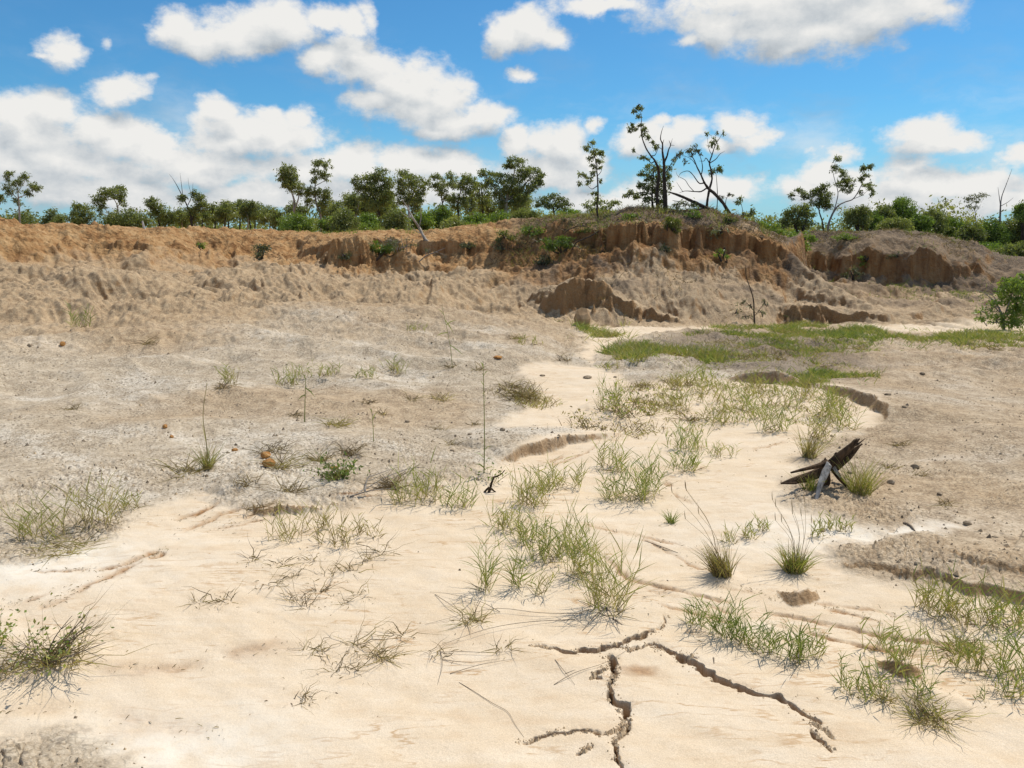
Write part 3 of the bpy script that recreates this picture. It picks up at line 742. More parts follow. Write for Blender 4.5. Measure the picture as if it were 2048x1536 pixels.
# ------------------------------------------------------------------ plant materials
def leaf_material(name, stops, trans=.35):
    m = bpy.data.materials.new(name); m.use_nodes = True
    N = NT(m.node_tree); N.n.clear()
    c = N.ramp(N.attr('tint'), stops)
    P = N.node('ShaderNodeTexCoord').outputs['Object']
    c = N.mix(1.0, c, N.ramp(N.noise(P, 9.0, 2, .5), [(.3, (.78, .78, .78)), (.7, (1.18, 1.18, 1.18))]), 'MULTIPLY')
    d = N.node('ShaderNodeBsdfDiffuse'); t = N.node('ShaderNodeBsdfTranslucent')
    g_ = N.node('ShaderNodeBsdfGlossy'); g_.inputs['Roughness'].default_value = .45
    N.put(d.inputs[0], c); N.put(t.inputs[0], N.mix(1.0, c, rgb(1.15, 1.2, .55), 'MULTIPLY'))
    g_.inputs[0].default_value = rgb(.9, .9, .9)
    s1 = N.node('ShaderNodeMixShader'); s1.inputs[0].default_value = trans
    N.l.new(d.outputs[0], s1.inputs[1]); N.l.new(t.outputs[0], s1.inputs[2])
    s2 = N.node('ShaderNodeMixShader'); s2.inputs[0].default_value = .035
    N.l.new(s1.outputs[0], s2.inputs[1]); N.l.new(g_.outputs[0], s2.inputs[2])
    o = N.node('ShaderNodeOutputMaterial'); N.l.new(s2.outputs[0], o.inputs[0])
    return m
def bark_material(name, dark, light, scale=14):
    m = bpy.data.materials.new(name); m.use_nodes = True
    N = NT(m.node_tree); N.n.clear()
    P = N.node('ShaderNodeTexCoord').outputs['Object']
    mp = N.node('ShaderNodeMapping'); N.put(mp.inputs['Vector'], P); mp.inputs['Scale'].default_value = (1, 1, .35)
    n1 = N.noise(mp.outputs[0], scale, 5, .65)
    b = N.node('ShaderNodeBsdfPrincipled'); b.inputs['Roughness'].default_value = .9; b.inputs['Specular IOR Level'].default_value = .15
    N.put(b.inputs['Base Color'], N.ramp(n1, [(.35, dark), (.65, light)]))
    bp = N.node('ShaderNodeBump'); bp.inputs['Strength'].default_value = .6; bp.inputs['Distance'].default_value = .01
    N.put(bp.inputs['Height'], n1); N.put(b.inputs['Normal'], bp.outputs[0])
    o = N.node('ShaderNodeOutputMaterial'); N.l.new(b.outputs[0], o.inputs[0])
    return m
M_EUC = leaf_material('eucalypt_leaf', [(.0, (.095, .115, .036)), (.5, (.205, .238, .074)), (1., (.345, .370, .130))], .45)
M_GREEN = leaf_material('shrub_leaf', [(.0, (.085, .135, .024)), (.5, (.170, .250, .044)), (1., (.275, .365, .075))], .45)
M_GREY = leaf_material('grey_leaf', [(.0, (.085, .098, .052)), (.5, (.155, .170, .090)), (1., (.245, .250, .145))], .3)
M_YEL = leaf_material('yellow_green_leaf', [(.0, (.065, .085, .020)), (.5, (.140, .170, .038)), (1., (.235, .265, .065))], .35)
M_GRASS = leaf_material('grass_blade', [(.0, (.105, .070, .042)), (.2, (.260, .190, .095)), (.4, (.430, .370, .150)), (.58, (.300, .320, .080)), (.8, (.180, .245, .052)), (1., (.085, .135, .030))], .38)
M_TWIG = bark_material('dry_twig', (.10, .075, .055), (.26, .21, .16), 40)
M_BARK = bark_material('dark_bark', (.030, .024, .020), (.095, .075, .060))
M_PALE = bark_material('pale_bark', (.20, .17, .14), (.52, .47, .41), 9)
M_GREYW = bark_material('grey_dead_wood', (.13, .115, .10), (.33, .30, .27), 16)

# ------------------------------------------------------------------ mesh builders
class Acc:
    """collects quads and triangles with a tint for each vertex"""
    def __init__(s): s.v = []; s.l = []; s.n = []; s.t = []; s.k = 0
    def add(s, v, faces, tint):
        v = np.asarray(v, np.float32).reshape(-1, 3); faces = np.asarray(faces, np.int64)
        s.v.append(v); s.l.append((faces + s.k).ravel()); s.n.append(np.full(len(faces), faces.shape[1]))
        s.t.append(np.broadcast_to(np.asarray(tint, np.float32), (len(v),))); s.k += len(v)
    def mesh(s, name, mat, smooth=True, origin=(0, 0, 0)):
        v = np.vstack(s.v) - np.asarray(origin, np.float32)
        me = fast_mesh(name, v, np.concatenate(s.l), np.concatenate(s.n), mat, smooth)
        add_attr(me, 'tint', np.concatenate(s.t))
        return me
def unit(v): return v / np.maximum(np.linalg.norm(v, axis=-1, keepdims=True), 1e-9)
def smooth_line(P, rad, n=4):
    """Catmull-Rom through the points"""
    P = np.asarray(P, float); rad = np.asarray(rad, float)
    if len(P) < 3: n = max(n, 2)
    Q = np.vstack([2 * P[0] - P[1], P, 2 * P[-1] - P[-2]])
    out, ro = [], []
    for i in range(len(P) - 1):
        p0, p1, p2, p3 = Q[i:i + 4]
        for t in np.linspace(0, 1, n, endpoint=False):
            out.append(.5 * (2 * p1 + (p2 - p0) * t + (2 * p0 - 5 * p1 + 4 * p2 - p3) * t * t + (3 * p1 - p0 - 3 * p2 + p3) * t ** 3))
            ro.append(rad[i] + (rad[i + 1] - rad[i]) * t)
    out.append(P[-1]); ro.append(rad[-1])
    return np.array(out), np.array(ro)
def tube(acc, P, rad, sides=6, n=4, rng=None, rough=0.0, tint=.5, cap=True):
    L, ro = smooth_line(P, rad, n)
    T = unit(np.gradient(L, axis=0))
    ref = np.array([0, 1, 0.001]) if abs(T[:, 1]).mean() < .8 else np.array([1, 0, 0.001])
    A = unit(np.cross(T, ref)); B = np.cross(T, A)
    ph = np.linspace(0, 2 * np.pi, sides, endpoint=False)
    rr = ro[:, None] * np.ones(sides)
    if rough and rng is not None: rr = rr * (1 + rough * (rng.rand(len(L), sides) - .5))
    V = L[:, None] + (A[:, None] * np.cos(ph)[None, :, None] + B[:, None] * np.sin(ph)[None, :, None]) * rr[..., None]
    m = len(L)
    i = np.arange(m - 1)[:, None] * sides; j = np.arange(sides); k = (j + 1) % sides
    F = np.stack([i + j, i + k, i + sides + k, i + sides + j], -1).reshape(-1, 4)
    acc.add(V, F, tint)
    if cap:
        for e, c in ((0, L[0]), (m - 1, L[-1] + T[-1] * ro[-1] * .6)):
            ring = V[e]
            f3 = np.stack([np.zeros(sides, int), 1 + (j if e else k), 1 + (k if e else j)], -1)
            acc.add(np.vstack([[c], ring]), f3, tint)
def leaf_cards(acc, C, size, rng, hang=.6, aspect=.36, tint=None):
    """elongated leaves, each a pair of triangles folded along its rib"""
    n = len(C)
    d = rng.normal(size=(n, 3)); d[:, 2] -= hang * 1.6; d = unit(d)
    w = unit(np.cross(d, rng.normal(size=(n, 3))))
    nn = np.cross(d, w)
    s = size * (.6 + .8 * rng.rand(n, 1))
    a = C; t = C + d * s; m = C + d * s * .45
    l = m + w * s * aspect * .5 + nn * s * .05; r = m - w * s * aspect * .5 + nn * s * .05
    V = np.stack([a, l, t, r], 1)
    F = np.arange(n)[:, None] * 4 + np.array([0, 1, 2, 3])
    acc.add(V.reshape(-1, 3), F, np.repeat(tint, 4) if tint is not None else .5)
def crown_cloud(acc, center, rad, n, size, rng, hang=.6, aspect=.36, clumps=None, tint0=.5):
    """leaf clumps spread through an ellipsoid"""
    k = clumps or max(4, int(n / 26))
    u = unit(rng.normal(size=(k, 3))) * (rng.rand(k, 1) ** .42)
    cc = center + u * rad
    which = rng.randint(0, k, n)
    sig = np.asarray(rad) * (.62 / k ** .33 + .10)
    C = cc[which] + rng.normal(size=(n, 3)) * sig * np.array([1, 1, .75]) * .62
    ct = rng.rand(k) * .45 - .22
    tn = np.clip(tint0 + ct[which] + (rng.rand(n) - .5) * .45, 0, 1)
    leaf_cards(acc, C, size, rng, hang, aspect, tn)

def base_point(px, py, Y, sink=.06):
    p = at(px, py, Y)
    p[2] = float(ground_z(p[0], p[1])[0]) - sink
    return p
def woody(name, label, cat, Y, base, stems, blobs, mat, bark, leaf=.11, dens=1.0, group=None, hang=.6, limbs=True, tint=.5, seed=None, depth=.8, crown_name='crown', trunk_name='trunk', aspect=.36, lean=0):
    """a tree or shrub: base pixel, drawn stems [(px,py,radius)...], leaf masses (px,py,rx,ry), all at Y metres ahead"""
    rng = np.random.RandomState(seed if seed is not None else int(base[0] * 7 + base[1]) % 99991)
    if Y is None: Y = float(hits([base])[0][1]) + .05
    S = Y / FPX
    o = base_point(base[0], base[1], Y)
    root = link(name, None, label=label, category=cat)
    if group: root['group'] = group
    root.location = o
    ta = Acc(); drawn = []
    for st in stems:
        P = []; rad = []
        for i, s_ in enumerate(st):
            p = at(s_[0], s_[1], Y + (rng.rand() - .5) * .25 * (i > 0))
            P.append(p); rad.append(s_[2] * (.62 if Y > 28 else .85))
        if abs(st[0][0] - base[0]) < 3 and abs(st[0][1] - base[1]) < 3: P[0] = o.copy()
        if len(st[0]) > 3: P[0] = base_point(st[0][0], st[0][1], Y)
        tube(ta, P, rad, 6, 5, rng, .25)
        L, ro = smooth_line(P, rad, 5); drawn.append((L, ro))
    if not stems:
        P0 = o.copy()
        for b_ in blobs[:5]:
            c = at(b_[0], b_[1], Y); mid = (P0 + c) / 2 + rng.normal(size=3) * .05
            tube(ta, [P0 + rng.normal(size=3) * [.05, .05, 0], mid, c], [.03 * Y / 25, .022 * Y / 25, .008], 5, 3, rng, .2)
            drawn.append((np.array([P0, mid, c]), np.array([.03, .02, .01])))
    ca = Acc()
    for b_ in blobs:
        px, py, rx, ry = b_[:4]; k = b_[4] if len(b_) > 4 else 1.0
        if Y > 28: rx *= 1.14; ry *= 1.22
        c = at(px, py, Y) + np.array([0, (rng.rand() - .5) * rx * S * 1.2, 0])
        R3 = np.array([rx * S, rx * S * depth, ry * S])
        leaf_ = leaf * (.82 if Y > 24 else .95)
        n = int(dens * k * 2.1 * math.pi * rx * ry / ((leaf_ / S) ** 2 * aspect * .32)) + 8
        crown_cloud(ca, c, R3, n, leaf_, rng, hang, aspect, tint0=tint)
        if limbs and stems:
            allp = np.vstack([L for L, _ in drawn]); allr = np.concatenate([r for _, r in drawn])
            lowp = allp[:, 2] < c[2] + ry * S * .5
            d = np.linalg.norm(allp - c, axis=1) + np.where(lowp, 0, 5)
            i = d.argmin()
            if d[i] > rx * S * .25:
                mid = (allp[i] + c) / 2 + np.array([0, 0, -.06 * d[i]]) + rng.normal(size=3) * .05 * d[i]
                r0 = min(allr[i] * .6, .03)
                tube(ta, [allp[i], mid, c], [r0, r0 * .7, r0 * .35], 5, 4, rng, .2)
            for _ in range(3):
                e = c + unit(rng.normal(size=3)) * R3 * .8
                tube(ta, [c, (c + e) / 2 + rng.normal(size=3) * .04, e], [.010, .007, .003], 4, 2, rng)
    if ca.k:
        link(crown_name, ca.mesh(crown_name, mat, True, o), root)
    if ta.k: link(trunk_name, ta.mesh(trunk_name, bark, True, o), root)
    return root

# ------------------------------------------------------------------ trees on the mound
woody('gum_tree', 'slender young gum tree standing alone at the left end of the mound', 'tree', 21.8, (1198,450),
  [[(1198,450,.035),(1194,420,.030),(1196,385,.026),(1194,345,.020),(1190,315,.012),(1184,288,.006)],
   [(1194,372,.015),(1184,378,.010),(1176,372,.006)],[(1195,352,.012),(1203,340,.008),(1204,312,.004)]],
  [(1183,286,7,6),(1170,296,7,5),(1189,302,11,7),(1202,308,7,8),(1181,316,8,6),(1196,320,9,6),(1184,332,8,6),(1200,334,4,5),(1162,348,6,5),(1157,364,5,6),(1176,360,7,6),(1186,346,5,7),(1200,362,3,5),(1188,386,7,6),(1192,404,6,5),(1171,352,4,4)],
  M_EUC, M_BARK, .068, 1.0, tint=.62)
woody('gum_tree', 'tall thin gum tree on the mound with wispy leaves up its leaning top', 'tree', 22.6, (1316,418),
  [[(1316,418,.060),(1314,385,.055),(1318,345,.045),(1310,322,.032),(1302,312,.026),(1292,296,.022),(1284,274,.018),(1282,250,.014),(1283,236,.010),(1276,206,.004)],
   [(1310,322,.020),(1302,326,.014),(1296,318,.010),(1283,312,.004)],[(1302,312,.018),(1310,310,.012),(1316,298,.006)],
   [(1292,272,.010),(1302,276,.007),(1312,290,.004)],[(1282,252,.008),(1272,254,.006),(1258,262,.003)]],
  [(1275,211,6,7),(1268,221,5,5),(1282,217,4,5),(1276,233,6,4),(1266,249,5,5),(1259,260,5,6),(1270,258,6,4),(1281,249,5,6),(1290,262,8,6),(1294,273,6,5),(1286,268,5,5),(1267,300,4,4),(1282,312,7,4),(1292,318,6,4),(1312,294,8,6),(1304,283,3,4)],
  M_EUC, M_BARK, .066, .95, tint=.45)
woody('gum_tree', 'leafy low gum in front of two dark trunks on the mound', 'tree', 22.9, (1306,419),
  [[(1306,419,.040),(1304,395,.035),(1306,365,.025),(1308,340,.012)],[(1305,390,.02),(1285,385,.015),(1262,388,.006)],[(1305,380,.02),(1322,365,.012),(1335,340,.006)]],
  [(1308,334,15,11),(1324,340,13,10),(1284,346,9,8),(1297,354,10,9),(1318,358,18,14),(1300,374,17,13),(1322,380,15,14),(1280,372,8,9),(1281,388,9,7),(1260,384,8,8),(1252,390,6,5),(1296,398,14,9),(1318,402,12,8),(1336,350,6,9),(1338,372,5,7),(1270,395,8,6)],
  M_EUC, M_BARK, .068, .9, tint=.50)
woody('dead_tree', 'dead dark tree on the mound, its bare forked top above the leafy gum', 'tree', 22.4, (1331,417),
  [[(1331,417,.075),(1330,385,.068),(1328,350,.055),(1328,326,.045),(1325,305,.030),(1325,288,.022),(1321,278,.016),(1323,264,.010),(1327,252,.004)],
   [(1328,326,.035),(1334,312,.026),(1337,300,.020),(1341,290,.015),(1338,281,.005)],[(1341,290,.010),(1349,291,.004)],[(1325,288,.014),(1328,279,.005)],[(1341,290,.010),(1345,277,.003)],
   [(1328,350,.020),(1338,335,.012),(1346,320,.004)],[(1325,300,.010),(1316,292,.007),(1310,284,.003)]],
  [(1348,322,6,6,.5),(1340,335,6,6,.6)], M_EUC, M_BARK, .08, .8)
woody('leaning_tree', 'dark leaning tree on the mound with many bare crooked limbs', 'tree', 22.2, (1476,440),
  [[(1476,440,.055),(1460,428,.060),(1446,406,.052),(1430,388,.050),(1416,376,.046),(1408,364,.032),(1402,350,.026),(1394,334,.020),(1386,316,.014),(1376,312,.006)],
   [(1414,376,.026),(1402,383,.020),(1388,383,.016),(1370,382,.010),(1358,386,.004)],[(1408,366,.022),(1398,366,.018),(1386,350,.014),(1376,342,.011),(1362,346,.008),(1356,356,.004)],
   [(1402,352,.018),(1405,336,.014),(1402,318,.010),(1396,305,.005)],[(1392,330,.010),(1382,318,.008),(1365,310,.004)],[(1388,383,.012),(1378,372,.010),(1370,360,.008),(1356,352,.006),(1352,343,.003)],[(1366,384,.008),(1358,372,.006),(1353,364,.003)]],
  [(1360,306,9,5),(1352,316,5,6,.6),(1377,301,7,5),(1392,294,8,6),(1398,303,5,5),(1370,322,5,7,.5),(1384,308,6,4,.6)], M_GREY, M_BARK, .075, .7, tint=.45)
woody('bare_tree', 'upright bare tree on the mound crossing the leaning trunk, forked into a cup', 'tree', 22.5, (1413,419),
  [[(1413,419,.042),(1415,400,.040),(1419,378,.036),(1424,358,.030),(1422,340,.026),(1419,326,.024),(1424,310,.018),(1430,292,.013),(1440,275,.006),(1446,266,.003)],
   [(1419,326,.018),(1412,316,.013),(1408,322,.009),(1398,322,.004)],[(1420,326,.018),(1432,318,.013),(1440,308,.008),(1450,302,.003)],[(1430,295,.010),(1430,280,.006),(1434,264,.003)],[(1424,310,.010),(1418,298,.007),(1414,272,.003)]],
  [(1424,290,9,7,.7),(1432,279,8,6,.7),(1446,268,4,5,.7),(1414,268,4,4,.8),(1436,292,5,6,.5),(1434,266,3,4)], M_EUC, M_BARK, .075, .7, tint=.5)
woody('fallen_tree', 'dark fallen trunk slanting down to the left across the mound top', 'fallen tree', 22.0, (1422,424),
  [[(1422,424,.055),(1405,412,.058),(1385,403,.050),(1366,394,.042),(1350,388,.034),(1338,384,.020)],[(1375,410,.018),(1360,404,.014),(1345,401,.006)]],
  [(1362,408,14,6,.8),(1385,410,12,5,.7),(1350,412,8,5,.6)], M_EUC, M_BARK, .075, .8, tint=.3)
woody('sapling', 'thin sapling with a yellow green leaf ball beside the bare tree on the mound', 'tree', 23.0, (1434,416),
  [[(1434,416,.014),(1435,395,.013),(1434,370,.010),(1432,345,.006)]], [(1432,341,10,8),(1438,336,6,6),(1424,346,5,5)], M_YEL, M_BARK, .08, .8, tint=.6)
woody('sapling', 'small thin leafy sapling on the right shoulder of the mound', 'tree', 22.5, (1486,440),
  [[(1486,440,.012),(1485,420,.010),(1480,400,.005)]], [(1480,399,7,6),(1474,404,4,4),(1502,428,8,7),(1488,426,5,6),(1508,420,5,5)], M_EUC, M_BARK, .08, .9, tint=.5)
woody('twiggy_sapling', 'thin wiry sapling with almost no leaves behind the leaning trunk', 'tree', 23.2, (1450,425),
  [[(1450,425,.012),(1452,400,.010),(1460,388,.006)]], [(1458,388,7,4,.6),(1444,392,6,4,.5)], M_GREY, M_BARK, .07, .6)

# ------------------------------------------------------------------ trees beyond the left and middle banks
woody('gum_tree', 'open gum tree with separate round leaf clumps at the far left', 'tree', 46, (40,462),
  [[(40,462,.10),(39,430,.09),(38,405,.07),(36,388,.05),(36,372,.03)],[(38,400,.05),(24,385,.03),(18,360,.015)],[(37,395,.05),(55,388,.03),(70,376,.015)],[(36,385,.03),(50,362,.015)]],
  [(16,351,9,8),(53,354,9,8),(36,366,10,8),(22,378,13,9),(74,373,11,8),(58,386,8,8),(33,403,8,7),(-3,394,10,9)], M_EUC, M_PALE, .15, 1.0, tint=.4)
woody('bush', 'low grey green bush at the far left edge of the plain', 'bush', 50, (52,458), [], [(50,440,24,14),(8,446,20,12),(70,445,14,10)], M_EUC, M_BARK, .17, .9, tint=.45, crown_name='foliage', trunk_name='stem')
woody('bush', 'dark rounded bush right of the open gum at far left', 'bush', 47, (103,458), [], [(103,436,20,15),(95,445,18,12),(115,446,14,10)], M_EUC, M_BARK, .16, 1.1, tint=.25, crown_name='foliage', trunk_name='stem')
woody('gum_tree', 'short spreading gum left of the tree with a bent white trunk', 'tree', 45, (158,458),
  [[(158,458,.08),(157,440,.06),(152,425,.03)],[(157,440,.04),(168,425,.02)]], [(144,433,13,12),(166,422,20,12),(152,410,8,6),(180,432,10,9),(158,438,16,8)], M_EUC, M_BARK, .15, 1.0, tint=.5)
woody('gum_tree', 'gum tree with a bent white trunk above the wide low bush', 'tree', 42, (218,455),
  [[(218,455,.09),(222,436,.08),(234,426,.07),(234,410,.05),(226,395,.03)],[(234,415,.04),(245,402,.02)],[(226,398,.03),(205,402,.02)]],
  [(232,384,20,12),(198,399,12,11),(247,399,9,12),(215,388,12,8),(198,424,5,6),(238,374,10,6),(208,412,7,6)], M_EUC, M_PALE, .14, 1.0, tint=.42)
woody('bush', 'wide low dark bush spreading below the white trunked gum', 'bush', 41, (258,460), [], [(232,442,22,13),(262,436,28,16),(285,444,18,14),(250,450,40,10)], M_EUC, M_BARK, .14, 1.1, tint=.35, crown_name='foliage', trunk_name='stem')
woody('gum_tree', 'dense column shaped gum at left, narrow and rounded', 'tree', 44, (320,458),
  [[(320,458,.08),(318,440,.07),(316,415,.03)]], [(313,408,14,11),(318,422,17,13),(324,440,15,12),(342,432,9,13)], M_EUC, M_BARK, .15, 1.2, tint=.35)
woody('dead_tree', 'tree with bare grey branches sticking out above its dark foliage at left', 'tree', 43, (384,460),
  [[(384,460,.09),(382,435,.08),(376,415,.06),(366,395,.045),(356,375,.03),(346,358,.015),(338,348,.006)],[(366,395,.035),(363,370,.02),(360,346,.006)],[(376,410,.035),(384,390,.025),(386,365,.006)],[(384,392,.02),(378,372,.012),(376,354,.004)],[(384,440,.06),(392,420,.05),(398,400,.02)]],
  [(366,398,9,9),(396,396,13,11),(402,408,12,12),(386,386,8,6),(390,418,14,10)], M_EUC, M_BARK, .145, 1.0, tint=.35)
_belt = [(428,424,20,16,.35),(455,420,17,17,.5),(478,416,16,14,.3),(508,420,18,14,.4),(538,428,20,14,.55),(556,436,14,12,.35)]
_bl = ['round dark gum first in the left row right of the dead branches','slightly taller pale gum second in the left row','dark low gum third in the left row before the twin crowned gums','spreading gum fourth in the left row','thin grey green gum near the end of the left row','small dark gum at the end of the left row']
for (x_, y_, rx, ry, tn), lb in zip(_belt, _bl):
    woody('gum_tree', lb, 'tree', 48 + (x_ % 7), (x_, 460), [[(x_, 460, .08), (x_ + 2, y_ + 14, .06), (x_ - 3, y_, .03)]],
      [(x_, y_, rx, ry), (x_ - rx * .6, y_ + 10, rx * .6, ry * .7), (x_ + rx * .6, y_ + 8, rx * .6, ry * .7), (x_ + 3, y_ - ry * .5, rx * .6, ry * .5)], M_EUC, M_BARK, .16, 1.0, tint=tn, group='row of gums beyond the left bank')
woody('gum_tree', 'tall gum with two pale stems and a narrow crown left of the middle', 'tree', 36, (588,458),
  [[(588,458,.09),(588,430,.085),(588,400,.065),(580,375,.04),(577,350,.02)],[(588,420,.06),(596,400,.05),(598,385,.02)]],
  [(575,337,14,8),(586,350,15,11),(570,354,14,10),(590,370,17,11),(576,368,12,9),(600,384,8,7),(566,345,8,7)], M_EUC, M_PALE, .125, 1.15, tint=.55)
woody('gum_tree', 'tall gum with a broken open crown beside the pale stemmed one', 'tree', 36.5, (642,458),
  [[(642,458,.09),(641,430,.08),(632,405,.06),(630,375,.045),(634,350,.03),(640,325,.012)],[(630,372,.03),(648,362,.02),(658,352,.01)],[(636,415,.05),(650,395,.03)]],
  [(640,325,12,8),(656,330,8,8),(634,345,12,8),(654,352,9,7),(630,362,8,5),(620,384,14,10),(640,384,16,10),(655,393,9,12),(645,410,13,13),(618,402,10,10)], M_EUC, M_PALE, .125, 1.0, tint=.5)
woody('shrub', 'bright green rounded shrub on the left bank crest below the tall gums', 'shrub', 31, (592,470), [], [(575,446,18,13),(598,440,20,14),(615,452,16,13),(590,456,26,12),(565,456,12,9)], M_GREEN, M_BARK, .10, 1.1, tint=.55, crown_name='foliage', trunk_name='stem')
woody('gum_tree', 'leafy gum with a wide dark crown, left one of the middle pair', 'tree', 35, (760,462),
  [[(760,462,.10),(758,430,.09),(752,405,.07),(742,385,.05),(735,365,.03)],[(754,410,.06),(764,385,.04),(758,358,.02)]],
  [(712,363,10,9),(735,356,17,11),(757,348,18,10),(774,362,14,12),(720,378,12,9),(742,376,18,12),(764,384,18,12),(735,394,14,9),(770,402,12,10),(750,410,16,10)], M_EUC, M_BARK, .12, 1.15, tint=.50)
woody('gum_tree', 'leafy gum with an upright pale fork, right one of the middle pair', 'tree', 34.5, (818,462),
  [[(818,462,.09),(818,430,.08),(815,405,.06),(806,380,.04),(804,355,.02)],[(816,408,.05),(828,385,.035),(836,365,.015)]],
  [(804,346,14,8),(822,358,17,10),(844,362,12,8),(802,364,14,10),(826,376,16,10),(846,380,9,9),(802,384,12,9),(818,396,14,9),(838,398,9,10),(800,402,9,8)], M_EUC, M_PALE, .12, 1.0, tint=.58)
woody('gum_tree', 'gum with airy rounded crown on a slim stem right of the middle pair', 'tree', 36, (888,462),
  [[(888,462,.07),(887,430,.06),(884,400,.045),(880,375,.03)],[(886,405,.035),(896,380,.02),(902,360,.01)]],
  [(871,354,11,8),(902,353,11,8),(886,366,16,9),(868,372,8,8),(904,370,9,8),(884,384,12,8),(898,394,9,7)], M_EUC, M_BARK, .12, .9, tint=.55)
woody('gum_tree', 'gum with a slim dark trunk and clumped crown before the big smudged gum', 'tree', 33, (917,462),
  [[(917,462,.07),(917,430,.065),(916,405,.05),(922,380,.03)],[(916,405,.035),(906,395,.02)]],
  [(932,357,12,9),(922,368,13,9),(944,366,12,9),(904,394,11,9),(920,396,12,9),(938,384,12,9),(912,410,10,8),(930,408,10,7)], M_EUC, M_BARK, .115, 1.05, tint=.58)
woody('gum_tree', 'biggest gum in the middle, its broad crown rising over its neighbours', 'tree', 34, (1012,458),
  [[(1012,458,.13),(1012,425,.12),(1014,395,.09),(1025,365,.06),(1030,335,.03)],[(1014,400,.07),(1045,375,.05),(1062,352,.02)],[(1013,405,.06),(988,375,.04),(972,352,.015)]],
  [(1030,322,16,10),(1016,330,10,7),(1055,340,16,10),(1078,350,11,9),(1042,354,18,10),(966,345,12,7),(988,350,12,8),(1008,358,14,10),(1065,366,14,10),(980,366,13,9),(1022,374,20,12),(1050,380,15,10),(996,384,17,12),(1020,396,20,12),(1040,402,14,12),(1006,410,17,12),(1082,362,7,8)], M_EUC, M_PALE, .12, 1.15, tint=.45)
woody('gum_tree', 'thin upright gum half hidden left of the biggest gum', 'tree', 35, (966,460),
  [[(966,460,.06),(966,425,.055),(964,390,.04),(962,360,.015)]], [(962,372,11,10),(972,384,9,9),(958,392,11,9),(968,404,10,9),(962,418,10,8)], M_EUC, M_BARK, .12, .9, tint=.6)
woody('gum_tree', 'low spreading yellow green gum between the biggest gum and the mound', 'tree', 30, (1108,448),
  [[(1108,448,.06),(1108,425,.05),(1104,408,.02)],[(1108,425,.03),(1122,408,.02)]],
  [(1086,403,14,8),(1108,396,17,8),(1130,402,12,8),(1098,412,14,7),(1120,412,15,7),(1076,410,7,6)], M_YEL, M_BARK, .105, .9, tint=.5)
woody('bush', 'broad green bush behind the slender gum at the left end of the mound', 'bush', 26, (1205,440), [], [(1176,410,10,8),(1194,402,13,9),(1214,412,13,9),(1232,404,9,8),(1204,422,20,8),(1186,422,12,7)], M_EUC, M_BARK, .10, .9, tint=.65, crown_name='foliage', trunk_name='stem')
for i, (x_, y_, rx, ry, tn, lb) in enumerate([
  (690,438,26,20,.45,'dark green bush at the left foot of the middle gums'),(655,446,18,14,.6,'small bush right of the bright shrub on the left bank'),
  (730,444,30,18,.6,'bright green thicket bush below the left gum of the middle pair'),(790,438,26,20,.5,'green thicket bush between the middle pair of gums'),
  (845,440,22,18,.6,'leafy bush right of the middle pair, behind the leaning dead trunk'),(880,430,22,18,.35,'dark bush below the airy crowned gum'),
  (905,446,22,13,.75,'light green low bush below the airy crowned gum'),(950,440,26,16,.55,'green bush left of the biggest gum'),
  (1000,438,26,16,.5,'green bush around the trunk of the biggest gum'),(1050,432,26,15,.6,'green bush right of the biggest gum'),
  (1140,428,24,11,.8,'grassy light green bush on the rise left of the mound')]):
    woody('bush', lb, 'bush', 30 + (i % 3), (x_, 470), [], [(x_, y_, rx * .8, ry * .8), (x_ - rx * .6, y_ + ry * .3, rx * .5, ry * .7), (x_ + rx * .6, y_ + ry * .25, rx * .5, ry * .7), (x_, y_ + ry * .7, rx * .9, ry * .6), (x_ + rx * .2, y_ - ry * .5, rx * .5, ry * .5)], M_GREEN if i % 3 else M_EUC, M_BARK, .105, 1.0, tint=tn, crown_name='foliage', trunk_name='stem', group='bushes along the bank crest')

rng_b = np.random.RandomState(31)
for i in range(26):
    x_ = [rng_b.uniform(410, 700), rng_b.uniform(690, 1130), rng_b.uniform(690, 1000), rng_b.uniform(120, 420)][i % 4]; top = [408, 388, 384, 425][i % 4] + rng_b.uniform(0, 22); w_ = rng_b.uniform(15, 26)
    hgt_ = 440 - top
    bl = [(x_ + rng_b.uniform(-w_, w_) * .7, top + hgt_ * f_ + rng_b.uniform(-4, 4), w_ * rng_b.uniform(.45, .75), 9 + hgt_ * .12) for f_ in (.08, .22, .38, .55)]
    woody('gum_tree', 'crowded background gum in the belt behind the nearer trees, left of the mound', 'tree', 40 + rng_b.uniform(0, 10), (x_, 462), [[(x_, 462, .07), (x_ + rng_b.uniform(-4, 4), 440, .06), (x_ + rng_b.uniform(-6, 6), top + hgt_ * .3, .03)]], bl, M_EUC, M_PALE if i % 3 == 0 else M_BARK, .15, .75, tint=rng_b.uniform(.35, .65), group='gums in the belt behind, left of the mound', seed=500 + i)
# ------------------------------------------------------------------ trees beyond the right bank
woody('gum_tree', 'gum leaning right with two open crowns beyond the right bank', 'tree', 29, (1656,466),
  [[(1656,466,.07),(1657,450,.068),(1664,430,.055),(1676,412,.045),(1690,404,.036),(1706,398,.030),(1718,380,.022),(1726,362,.016),(1734,342,.006)],
   [(1664,432,.04),(1672,408,.03),(1676,385,.024),(1670,362,.018),(1666,340,.012),(1674,318,.005)],[(1706,398,.018),(1725,390,.012),(1738,378,.005)],[(1676,385,.015),(1686,372,.010),(1692,362,.004)]],
  [(1676,316,7,6),(1670,336,7,7),(1682,344,8,6),(1690,356,11,8),(1700,364,9,8),(1682,366,8,7),(1690,380,9,7),(1726,336,8,7),(1740,334,7,6),(1728,352,7,6),(1720,360,4,5),(1738,372,10,6),(1744,382,6,7),(1724,384,5,4)], M_EUC, M_GREYW, .095, .95, tint=.42)
